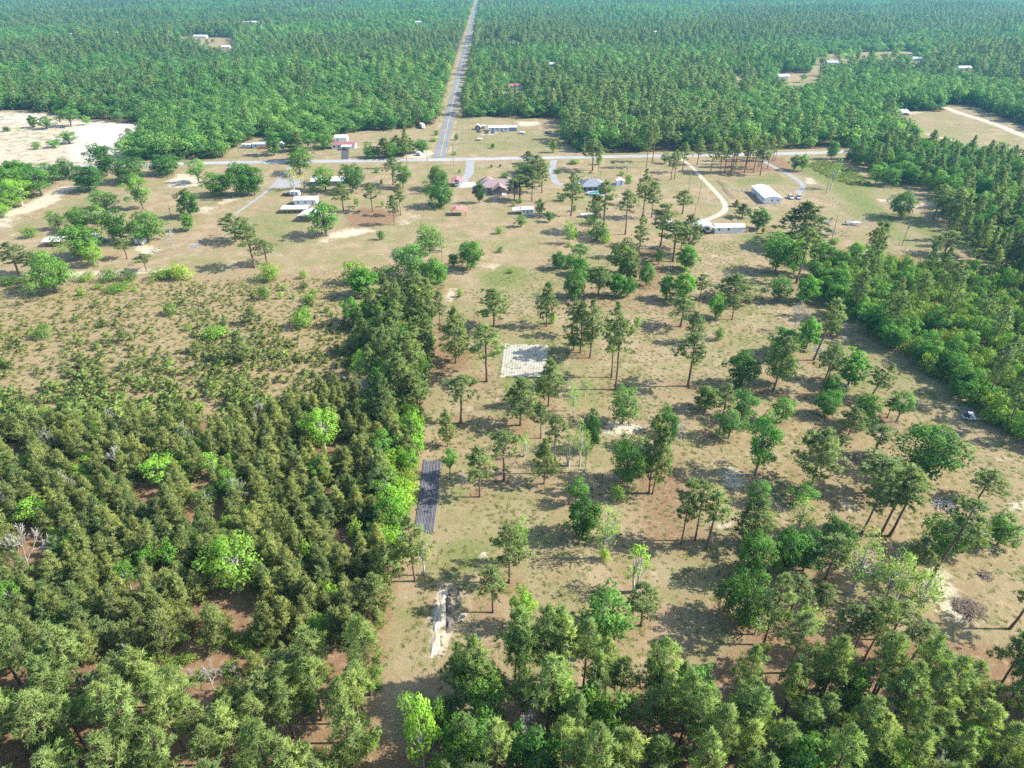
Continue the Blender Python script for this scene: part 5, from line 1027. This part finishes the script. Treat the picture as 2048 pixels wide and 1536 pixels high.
n = 28; el = [(4.4 * math.cos(2 * math.pi * i / n), 2.2 * math.sin(2 * math.pi * i / n)) for i in range(n)]
MB().add([(x, y, 0) for x, y in el] + [(x, y, 1.25) for x, y in el], [(i, (i + 1) % n, n + (i + 1) % n, n + i) for i in range(n)]).build('pool_wall', PALE_W, t)
MB().add([(x, y, 1.27) for x, y in el] + [(x * 1.07, y * 1.12, 1.27) for x, y in el] + [(x * 1.07, y * 1.12, 1.17) for x, y in el], [(i, n + i, n + (i + 1) % n, (i + 1) % n) for i in range(n)] + [(n + i, 2 * n + i, 2 * n + (i + 1) % n, n + (i + 1) % n) for i in range(n)]).build('rim', TRIM, t)
MB().add([(x, y, 1.08) for x, y in el], [tuple(range(n))]).build('water', POOLW, t)
h = house('white_mobile_home', 'long white double-wide mobile home with bright white roof by two parked cars', 'mobile home', 1545, 408, 8.3, 21.0, 2.9, 0.9, 0.0, 'gable', 'y', WHITE, WHITE_R, 0.25,
    [('f', -0.6, 1.3, 0.7, 0.9), ('f', 2.2, 1.3, 0.7, 0.9)] + [('l', y, 1.2, 0.9, 1.1) for y in (-8.5, -5.5, -2.4, 0.8, 4.0, 7.4)], [('r', -3.0)])
MB().box(-5.9, -4.2, 1.5, 4.6, 0.0, 0.7).build('deck', WOOD, h); MB().box(-5.9, -5.82, 1.5, 4.6, 0.7, 1.6).build('railing', WOOD, h)
h = house('carport_mobile_home', 'white single-wide mobile home joined to a gabled carport', 'mobile home', 1459, 467, 12.6, 4.6, 2.8, 0.75, 0.05, 'gable', 'x', WHITE, WHITE_RX, 0.25,
    [('f', -4.7, 1.3, 0.75, 1.0), ('f', -0.7, 1.3, 0.75, 1.0), ('r', 0.2, 1.3, 0.7, 0.9)], [])
MB().box(6.35, 8.2, -1.6, 0.4, 0, 0.65).build('deck', NEWW, h); MB().box(8.1, 8.2, -1.6, 0.4, 0.65, 1.55).build('railing', NEWW, h); MB().box(6.35, 8.2, -1.68, -1.6, 0.65, 1.55).build('railing', NEWW, h)
carport('gabled_carport', 'white gabled carport with dark interior left of the single-wide mobile home', 1412, 469, 7.4, 7.6, 2.7, 1.5, 0.05, 'y', WHITE_RX, 2, 0, TRIM)
car('white pickup truck parked inside the gabled carport', 1413, 462, 0.1, 'white', 'pickup')
carport('red_carport', 'faded red gabled carport beside the concrete pad', 913.5, 374, 5.2, 7.0, 2.8, 1.1, 0.04, 'y', RED_R, 2, 0, WOOD, 'red carports')
camper('white motorhome parked under the upper red carport', 914, 370, 0.04, 6.2, 2.5)
carport('red_carport', 'open red-roofed carport with four posts in the back lawn', 917.5, 432, 6.6, 4.6, 2.3, 0.95, 0.04, 'y', RED_R, 2, -1.1, WOOD, 'red carports')
X, Y = P(914, 430); t = thing('wood_crate', 'dark wooden crate stored under the lower red carport', 'crate', X, Y, 0.1)
for k in range(4): MB().box(-1.2, 1.2, -0.62, -0.56, 0.05 + k * 0.24, 0.25 + k * 0.24).build('plank', WOOD, t)
MB().box(-1.15, 1.15, -0.55, 0.5, 0.03, 0.98).build('box_body', HIDE, t)
h = house('white_shed', 'small white shed with a lean-to on its left side', 'shed', 1055, 429, 5.4, 4.2, 2.5, 0.7, 0.05, 'gable', 'x', WHITE, WHITE_RX, 0.25, [('f', -1.6, 1.0, 0.7, 0.8), ('f', 1.6, 1.0, 0.7, 0.8)], [('f', 0.0)])
MB().slab([(-6.8, -2.3, 2.0), (-2.75, -2.3, 2.5), (-2.75, 2.3, 2.5), (-6.8, 2.3, 2.0)], 0.08).build('lean_to_roof', WHITE_RX, h)
for y in (-2.1, 2.1): MB().box(-6.7, -6.58, y - 0.06, y + 0.06, 0, 1.95).build('post', STEEL, h)
h = house('white_workshop', 'white metal workshop behind the long carport', 'workshop', 611, 411, 10.4, 6.2, 2.7, 0.8, 0.05, 'gable', 'x', WHITE, WHITE_R, 0.2, [('f', -3.2, 1.2, 0.8, 0.8), ('f', 0.2, 1.2, 0.8, 0.8)], [('f', 3.6)])
carport('long_carport', 'long low white metal carport on six front posts', 590, 427, 11.6, 5.0, 2.3, 0.35, 0.05, 'x', WHITE_R, 6, 0, STEEL, 'white metal carports')
carport('gable_carport', 'gabled white metal carport beside the leafy tree, nearest of the group', 613, 444, 7.6, 8.2, 2.6, 1.2, -0.12, 'y', WHITE_RX, 2, 0, STEEL, 'white metal carports')
camper('white camper with dark front standing behind the metal workshop', 591, 392, 1.45, 4.6, 2.6)
car('dark pickup hitched to the white camper', 576, 392, 1.5, 'dark', 'pickup')
house('white_roofed_house', 'white-roofed house hidden behind the grey-green rounded tree', 'house', 656, 372, 17.0, 7.5, 2.7, 1.3, 0.05, 'gable', 'x', BLUE_W, WHITE_R, 0.4, [('f', -5, 0.9, 1.2, 1.2), ('f', 0, 0.9, 1.2, 1.2), ('f', 4.5, 0.9, 1.2, 1.2)], [('f', 2.2)])
carport('white_carport', 'white-roofed carport sheltering a red car at the left homestead', 107, 494, 7.0, 5.4, 2.4, 0.5, 0.06, 'x', WHITE_R, 3, 0, STEEL)
car('red car under the white carport at the left homestead', 108, 491, 1.5, 'red', 'car')
house('tan_roofed_house', 'house with greyish tan roof mostly hidden by homestead trees', 'house', 192, 448, 14.0, 8.0, 2.7, 2.0, 0.06, 'gable', 'x', BRICK, TAN_R, 0.4, [('f', -4, 0.9, 1.2, 1.2), ('f', 3, 0.9, 1.2, 1.2)], [('f', 0)])
house('garden_shed', 'pale metal garden shed under the round homestead tree', 'shed', 277, 488, 3.6, 3.0, 2.0, 0.6, -0.25, 'gable', 'x', WHITE, GREY_M, 0.15, [], [('f', 0.4)])
house('garden_shed', 'small blue-white shed in the shade between homestead trees', 'shed', 190, 484, 2.6, 3.2, 2.2, 0.5, 0.3, 'gable', 'y', PALE_W, WHITE_R, 0.15, [('r', 0, 1.0, 0.6, 0.6)], [('f', 0)])
car('dark blue car in the shade at the left homestead', 206, 482, 0.9, 'blue', 'car')
# --- across the cross road
h = house('red_roofed_home', 'single-storey home with rust red roof and white end wall', 'mobile home', 687, 298, 14.6, 7.0, 2.6, 1.1, 0.05, 'gable', 'x', WHITE, RED_D, 0.4, [('f', -5.6, 0.9, 1.4, 1.1), ('f', -3.0, 0.9, 1.0, 1.1), ('r', 0, 0.9, 1.2, 1.0)], [('f', 0.3)])
MB().slab([(-0.8, -7.2, 2.2), (5.4, -7.2, 2.2), (5.4, -3.8, 2.55), (-0.8, -3.8, 2.55)], 0.1).build('porch_roof', WHITE_R, h)
for x in (-0.7, 5.3): MB().box(x - 0.07, x + 0.07, -7.1, -6.96, 0, 2.2).build('post', TRIM, h)
house('metal_garage', 'rounded white metal garage behind the red-roofed home', 'garage', 682, 284, 8.0, 6.0, 2.7, 1.2, 0.05, 'gable', 'x', WHITE, WHITE_R, 0.1, [], [('f', -2)])
h = house('blue_deck_home', 'pale blue mobile home with orange-red deck', 'mobile home', 524, 297, 11.5, 4.8, 2.7, 0.7, 0.04, 'gable', 'x', PALE_W, GREY_M, 0.25, [('f', -3.6, 1.2, 0.9, 1.0), ('f', 3.6, 1.2, 0.9, 1.0)], [('f', 0)])
MB().box(-1.8, 5.0, -4.4, -2.45, 0, 0.7).build('deck', DECK, h); MB().box(-1.8, 5.0, -4.46, -4.38, 0.7, 1.55).build('railing', DECK, h)
for k in range(3): MB().box(-3.0, -1.82, -4.3, -3.2, 0.02, 0.2 + 0.0 * k) if k else MB().box(-2.9, -1.82, -4.2, -3.0, 0, 0.35).build('step', DECK, h)
house('white_outbuilding', 'narrow white outbuilding right of the pale blue home', 'shed', 563, 297, 3.2, 4.0, 2.9, 0.7, 0.1, 'gable', 'y', WHITE, WHITE_R, 0.15, [], [('f', 0)])
camper('white camper left of the pale blue deck home', 494, 296, 1.5, 6.2, 2.5)
h = house('white_roadside_home', 'white metal-roofed home in the yard right of the junction', 'mobile home', 998, 263, 14.0, 5.5, 2.7, 0.9, 0.04, 'gable', 'x', PALE_W, WHITE_R, 0.3, [('f', -4.4, 1.0, 1.2, 1.0), ('f', -1, 1.0, 1.0, 1.0), ('f', 4.6, 1.0, 1.2, 1.0)], [('f', 2.0)])
MB().box(7.03, 12.4, -2.2, 2.4, 0, 2.5).build('annexe_wall', BLUE_W, h); MB().slab([(7.03, -2.5, 2.4), (12.7, -2.5, 2.4), (12.7, 2.7, 2.9), (7.03, 2.7, 2.9)], 0.1).build('annexe_roof', GREY_M, h); MB().box(2.5, 5.5, -5.4, -2.8, 0, 0.6).build('deck', WOOD, h)
house('barn_shed', 'little dark red barn shed with white rounded roof', 'shed', 955.5, 260, 3.6, 4.2, 2.3, 1.3, 0.04, 'gable', 'y', mat('barn_red', (0.13, 0.055, 0.05), 0.8), WHITE_R, 0.2, [], [('f', 0)])
house('garden_shed', 'tiny pale shed beside the barn shed', 'shed', 966.5, 258, 2.6, 2.4, 2.0, 0.4, 0.04, 'gable', 'x', WOOD, WHITE_R, 0.15, [], [('f', 0)])
car('dark car parked in front of the barn shed', 958, 264, 0.4, 'dark', 'car'); car('dark green car left of the white roadside home', 974, 266.5, 0.2, 'dark', 'suv'); car('dark blue car at the front of the white roadside home', 986, 266, 0.15, 'blue', 'car')
car('blue car alone at the right of the roadside yard', 1096, 268, 1.3, 'blue', 'suv'); boat('small white boat lying in the roadside yard grass', 960, 281, 1.4, 3.6); boat('white boat beside the annexe of the roadside home', 1046, 268, 1.1, 4.6)
camper('large white camper at the forest edge left of the main road', 845, 256, 0.35, 7.5, 3.0); camper('small white trailer by the sandy lot at the junction', 838, 311, 1.2, 3.0, 2.0)
car('red pickup truck at the forest edge left of the main road', 859, 247, 1.4, 'red', 'pickup'); car('white pickup left of the large roadside camper', 809, 245, 1.45, 'white', 'pickup')
house('dark_box_shed', 'dark box shed at the forest edge behind the white pickup', 'shed', 818, 243.5, 3.4, 2.6, 2.6, 0.3, 0.05, 'gable', 'x', HIDE, GREY_M, 0.1, [], [('f', 0)])
p = carport('pavilion', 'broad white metal-roofed open pavilion in the right pasture', 1797, 234, 15.5, 11.0, 3.4, 1.3, 0.05, 'x', WHITE_R, 4, 0, WOOD); p['category'] = 'pavilion'
car('dark pickup under the left end of the pavilion', 1783, 233, 0.3, 'dark', 'pickup'); car('dark suv under the right end of the pavilion', 1812, 230.5, 1.1, 'blue', 'suv')
# --- more vehicles and yard things
car('silver car nearest to the white double-wide home', 1581, 397, 0.05, 'silver', 'suv'); car('silver car farther from the white double-wide home', 1597, 397, -0.25, 'silver', 'suv')
boat('white covered boat beside the bare tree near the right fence', 1706, 450, 1.35, 6.2); boat('long white boat with blue trim below the pool', 1177, 434, 1.5, 7.5)
camper('white and blue camper among the pines left of the gabled carport', 1336, 452, 0.2, 4.6, 2.6); house('white_shed', 'white shed with blue tarp right of the grey-roofed house', 'shed', 1241, 371, 4.0, 4.4, 2.3, 0.7, 0.05, 'gable', 'y', WHITE, WHITE_R, 0.15, [], [('f', 0.3)])
X, Y = P(1231, 371); t = thing('blue_tarp', 'blue tarp bundle beside the white shed', 'tarp', X, Y); mo = mound('tarp_heap', 0, 0, 1.1, 1.3, 1.1, mat('tarp_blue', (0.05, 0.16, 0.38), 0.5), 77); mo.parent = t; mo.location = (0, 0, 0)
X, Y = P(1653, 447); t = thing('utility_trailer', 'small white utility trailer in the right yard', 'trailer', X, Y, 1.3); MB().box(-0.8, 0.8, -1.4, 1.4, 0.55, 0.62).build('trailer_floor', WOOD, t)
for s in (-1, 1): MB().box(s * 0.8 - 0.03, s * 0.8 + 0.03, -1.4, 1.4, 0.62, 1.0).build('side_panel', WHITE, t)
for y in (-1.4, 1.4): MB().box(-0.77, 0.77, y - 0.03, y + 0.03, 0.62, 1.0).build('end_panel', WHITE, t)
wheels(t, (-0.92, 0.92), (0.1,), 0.3, 0.18); MB().tube((0, -1.4, 0.55), (0, -2.4, 0.45), 0.05).build('tow_bar', STEEL, t)
X, Y = P(1936, 838); t = thing('utility_buggy', 'white utility buggy parked at the edge of the right thicket', 'buggy', X, Y, 1.25)
prism([(-1.4, 0.35), (-1.45, 0.8), (-0.7, 1.0), (-0.6, 0.55), (0.35, 0.55), (0.4, 0.85), (1.4, 0.85), (1.4, 0.35)], -0.72, 0.72).build('body', WHITE, t); MB().box(-0.74, 0.74, -0.75, 0.5, 1.82, 1.9, 0.03, 0.03).build('canopy', WHITE, t)
for sx in (-1, 1):
    for y in (-0.68, 0.42): MB().tube((sx * 0.66, y, 0.8), (sx * 0.66, y, 1.83), 0.03).build('post', STEEL, t)
MB().box(-0.62, 0.62, 0.0, 0.34, 0.56, 1.25).build('seat', HIDE, t); MB().box(-0.66, 0.66, 0.5, 1.36, 0.86, 1.15).build('cargo_box', HIDE, t); wheels(t, (-0.7, 0.7), (-1.0, 0.95), 0.32, 0.26)
X, Y = P(1392, 480); t = thing('water_barrel', 'blue barrel left of the gabled carport', 'barrel', X, Y); MB().tube((0, 0, 0), (0, 0, 0.95), 0.36, 0.36, 14).build('drum', mat('barrel_blue', (0.03, 0.10, 0.30), 0.5), t); MB().tube((0, 0, 0.95), (0, 0, 1.0), 0.38, 0.34, 14).build('lid', TRIM, t)
X, Y = P(1240, 406); t = thing('swing_frame', 'white swing frame on the lawn below the white shed', 'swing', X, Y, 0.5); MB().tube((-1.5, 0, 2.2), (1.5, 0, 2.2), 0.06).build('top_bar', TRIM, t)
for sx in (-1, 1):
    for sy in (-1, 1): MB().tube((sx * 1.45, 0, 2.2), (sx * 1.6, sy * 0.9, 0), 0.05).build('leg', TRIM, t)
MB().box(-0.5, 0.5, -0.2, 0.2, 0.5, 0.56).build('seat', TRIM, t)
for sx in (-1, 1): MB().tube((sx * 0.45, 0, 0.55), (sx * 0.45, 0, 2.18), 0.025).build('chain', STEEL, t)
# --- brush heaps
def brush(label, cx, by, r, h, n, m=None):
    X, Y = P(cx, by); q = random.Random(int(cx)); b = MB()
    for i in range(n):
        a, rr = q.uniform(0, 6.28), r * math.sqrt(q.random()); x, y = rr * math.cos(a), rr * math.sin(a); z = h * (1 - (rr / r) ** 2) * q.uniform(0.1, 1)
        a2, L = q.uniform(0, 6.28), q.uniform(0.8, 2.4) * r / 2.2; dz = q.uniform(-0.2, 0.35) * L
        p0 = (x - math.cos(a2) * L / 2, y - math.sin(a2) * L / 2, max(0.0, z - dz / 2)); p1 = (x + math.cos(a2) * L / 2, y + math.sin(a2) * L / 2, max(0.03, z + dz / 2)); b.tube(p0, p1, q.uniform(0.03, 0.08), 0.015, 4)
    o = b.build('brush_pile', m or STICK, None, (X, Y, 0)); tag(o, label, 'brush pile', 'brush piles'); return o
brush('reddish brown brush pile amid the right-hand trees', 1716, 915, 2.3, 1.3, 160); brush('grey brush pile on the upper right slope below the oak', 1888, 1012, 2.2, 0.9, 130, GBARK); brush('large brush pile on the big sand patch', 1938, 1218, 2.6, 1.2, 170)
brush('small twig heap above the big sand patch', 1972, 1152, 1.4, 0.7, 80); brush('round heap of sticks in the left lawn', 390, 492, 2.6, 0.8, 150, GBARK); brush('twig litter below the leaning pine', 1637, 700, 1.8, 0.4, 70, GBARK)
brush('pale twig heap at the wood edge below the clearing', 1790, 1205, 1.2, 0.5, 50); brush('thin branch litter under the pale tree near the buggy', 1690, 772, 1.4, 0.4, 60, GBARK)
# --- fences
POSTM = MB().box(-0.06, 0.06, -0.06, 0.06, -0.05, 1.25).mesh('post', WOOD)
def fence(label, pts, step=4.0, rails=(0.5, 1.05), m=None, thick=0.02, group='fences'):
    W = [Vector((*P(*p), 0)) for p in pts]; root = thing('fence', label, 'fence', W[0].x, W[0].y, 0, group); o0 = W[0]
    for a, b_ in zip(W[:-1], W[1:]):
        n = max(1, int((b_ - a).length / step))
        for i in range(n + 1 if b_ == W[-1] else n): q = a + (b_ - a) * (i / n) - o0; link('post', POSTM, root, (q.x, q.y, 0))
    for z in rails:
        rb = MB()
        for a, b_ in zip(W[:-1], W[1:]): rb.tube(a - o0 + Vector((0, 0, z)), b_ - o0 + Vector((0, 0, z)), thick, thick, 4)
        rb.build('rail' if thick > 0.03 else 'wire', m or STEEL, root)
    return root
fence('wire fence on posts along the right pasture', [(1588, 338), (1640, 376), (1652, 390), (1700, 425), (1760, 468), (1838, 514)], 4.0)
fence('grey board fence between dirt track and white double-wide home', [(1436, 362), (1448, 371), (1452, 382), (1468, 398)], 2.6, (0.35, 0.75, 1.15), WOOD, 0.06)
fence('white rail fence running to the double-wide home', [(1454, 382), (1474, 382), (1494, 383)], 2.0, (0.3, 0.6, 0.9, 1.15), TRIM, 0.06)
fence('wire fence behind the white double-wide home', [(1436, 361), (1480, 362), (1520, 362), (1562, 360)], 4.0)
fence('wire fence crossing the dirt track below the driveway', [(1386, 401), (1412, 401), (1438, 400)], 4.0); fence('wire fence in front of the double-wide home', [(1494, 413), (1530, 413), (1570, 412), (1610, 411), (1664, 413)], 3.6)
fence('wire fence between left lawn and scrub field', [(440, 560), (520, 555), (610, 551), (690, 546)], 5.0); fence('wire fence down the lot right of the grey-roofed house', [(1230, 328), (1256, 364), (1266, 396), (1294, 432), (1300, 470)], 4.5)
fence('short board fence right of the single-wide home', [(1528, 453), (1536, 462), (1544, 470)], 2.4, (0.5, 1.0), WOOD, 0.05)
# --- poles and lines
def pole(label, cx, by, ty, arm=True, tr=False, lean=0.0):
    X, Y = P(cx, by); Hh = min(12.5, max(6.0, HT(cx, by, ty))); root = thing('utility_pole', label, 'utility pole', X, Y, 0.05, 'utility poles'); root.rotation_euler.y = lean
    MB().tube((0, 0, -0.05), (0, 0, Hh), 0.17, 0.11, 8).build('shaft', mat('pole_wood', (0.27, 0.23, 0.195), 0.9), root)
    if arm:
        MB().box(-1.1, 1.1, -0.17, -0.07, Hh - 0.75, Hh - 0.62).build('crossarm', WOOD, root)
        for x in (-1.0, 0.0, 1.0): MB().tube((x, -0.12, Hh - 0.62 if x else Hh), (x, -0.12, Hh - 0.42 if x else Hh + 0.18), 0.05).build('insulator', TRIM, root)
    if tr: MB().tube((0.34, 0, Hh - 2.2), (0.34, 0, Hh - 1.2), 0.24, 0.24, 10).build('transformer', STEEL, root)
    return Vector((X, Y, Hh))
p1 = pole('utility pole with crossarm beside the asphalt driveway', 626, 319, 282, True, True); p2 = pole('tall utility pole right of the road junction', 907, 331, 264, True); p3 = pole('utility pole on the left verge of the main road', 854.5, 322, 274, True)
p4 = pole('utility pole in the roadside yard near the barn shed', 924, 284, 264); pole('far utility pole at the corner of the roadside yard', 937, 259, 236); p5 = pole('utility pole at the lower end of the line above the wooded belt', 884.5, 522, 466, False)
pole('utility pole with transformer right of the white shed with tarp', 1252, 367, 330, True, True); pole('plain pole behind the gabled carport', 1388, 438, 410, False); p6 = pole('utility pole by the forest edge across from the grey-roofed house', 1168, 311, 274)
pole('pole with transformer beside the right pasture fence', 1804, 491, 446, True, True, R(2)); pole('thin pole left of the bare tree and boat', 1663, 481, 432, False); pole('lamp pole beside the pale tree in the right pasture', 1652, 386, 358, False); pole('leaning pole in the left homestead lawn', 343, 437, 414, False, True)
pole('pole in the lot left of the dirt track, farther one', 1377, 382, 336, False); pole('pole in the lot left of the dirt track, nearer one', 1395, 408, 353, False, False, R(3)); p7 = pole('utility pole left of the pale blue deck home', 480, 316, 283); pole('utility pole beside the main road shoulder, left side', 869, 284, 252)
def wire(label, a, b_, sag=1.0, name='power_line'):
    n = 14; pts = [a + (b_ - a) * (i / n) - Vector((0, 0, 4 * sag * (i / n) * (1 - i / n))) for i in range(n + 1)]; b = MB(); o = a
    for p_, q_ in zip(pts[:-1], pts[1:]): b.tube(p_ - o, q_ - o, 0.035, 0.035, 4)
    ob = b.build(name, HIDE, None, a); tag(ob, label, 'power line', 'power lines'); return ob
wire('power line running from the junction down past the red carports', p2, p5, 2.2); wire('power line along the cross road left of the junction', p1, p3, 1.6); wire('power line across the junction', p3, p2, 0.8); wire('power line along the cross road right of the junction', p2, p6, 1.8); wire('power line between the deck home and driveway poles', p7, p1, 1.2); wire('power line into the roadside yard', p2, p4, 0.8)
# --- homes scattered through the far forest
for px_, py_, w_, c_, l_ in FARHOUSES:
    if c_ == 'sand': continue
    wm_ = w_ / K(py_); rm_ = {'white': WHITE_RX, 'red': RED_D, 'grey': GREY_M}[c_]
    house('forest_home', l_, 'house', px_, py_, max(7, wm_), 7.0, 2.8, 1.5, random.Random(px_).uniform(-0.15, 0.15), 'gable', 'x', WHITE if c_ != 'grey' else PALE_W, rm_, 0.4, [('f', -wm_ * 0.28, 1.0, 1.2, 1.1), ('f', wm_ * 0.28, 1.0, 1.2, 1.1)], [('f', 0)], 'homes in the forest')

# ------------------------------------------------------------------ air
hb = MB(); hb.box(-5100, 5100, -800, 6800, -1.0, 101.0)
hm, nt = nt_new('air'); pv = nt.nodes.new('ShaderNodeVolumePrincipled'); ho = nt.nodes.new('ShaderNodeOutputMaterial')
pv.inputs['Color'].default_value = (0.22, 0.68, 1.0, 1); pv.inputs['Density'].default_value = 0.00011; pv.inputs['Anisotropy'].default_value = 0.2
nt.links.new(pv.outputs[0], ho.inputs['Volume'])
haze = hb.build('haze', hm); haze['kind'] = 'stuff'; haze['label'] = 'thin bluish haze over the far forest'; haze['category'] = 'haze'
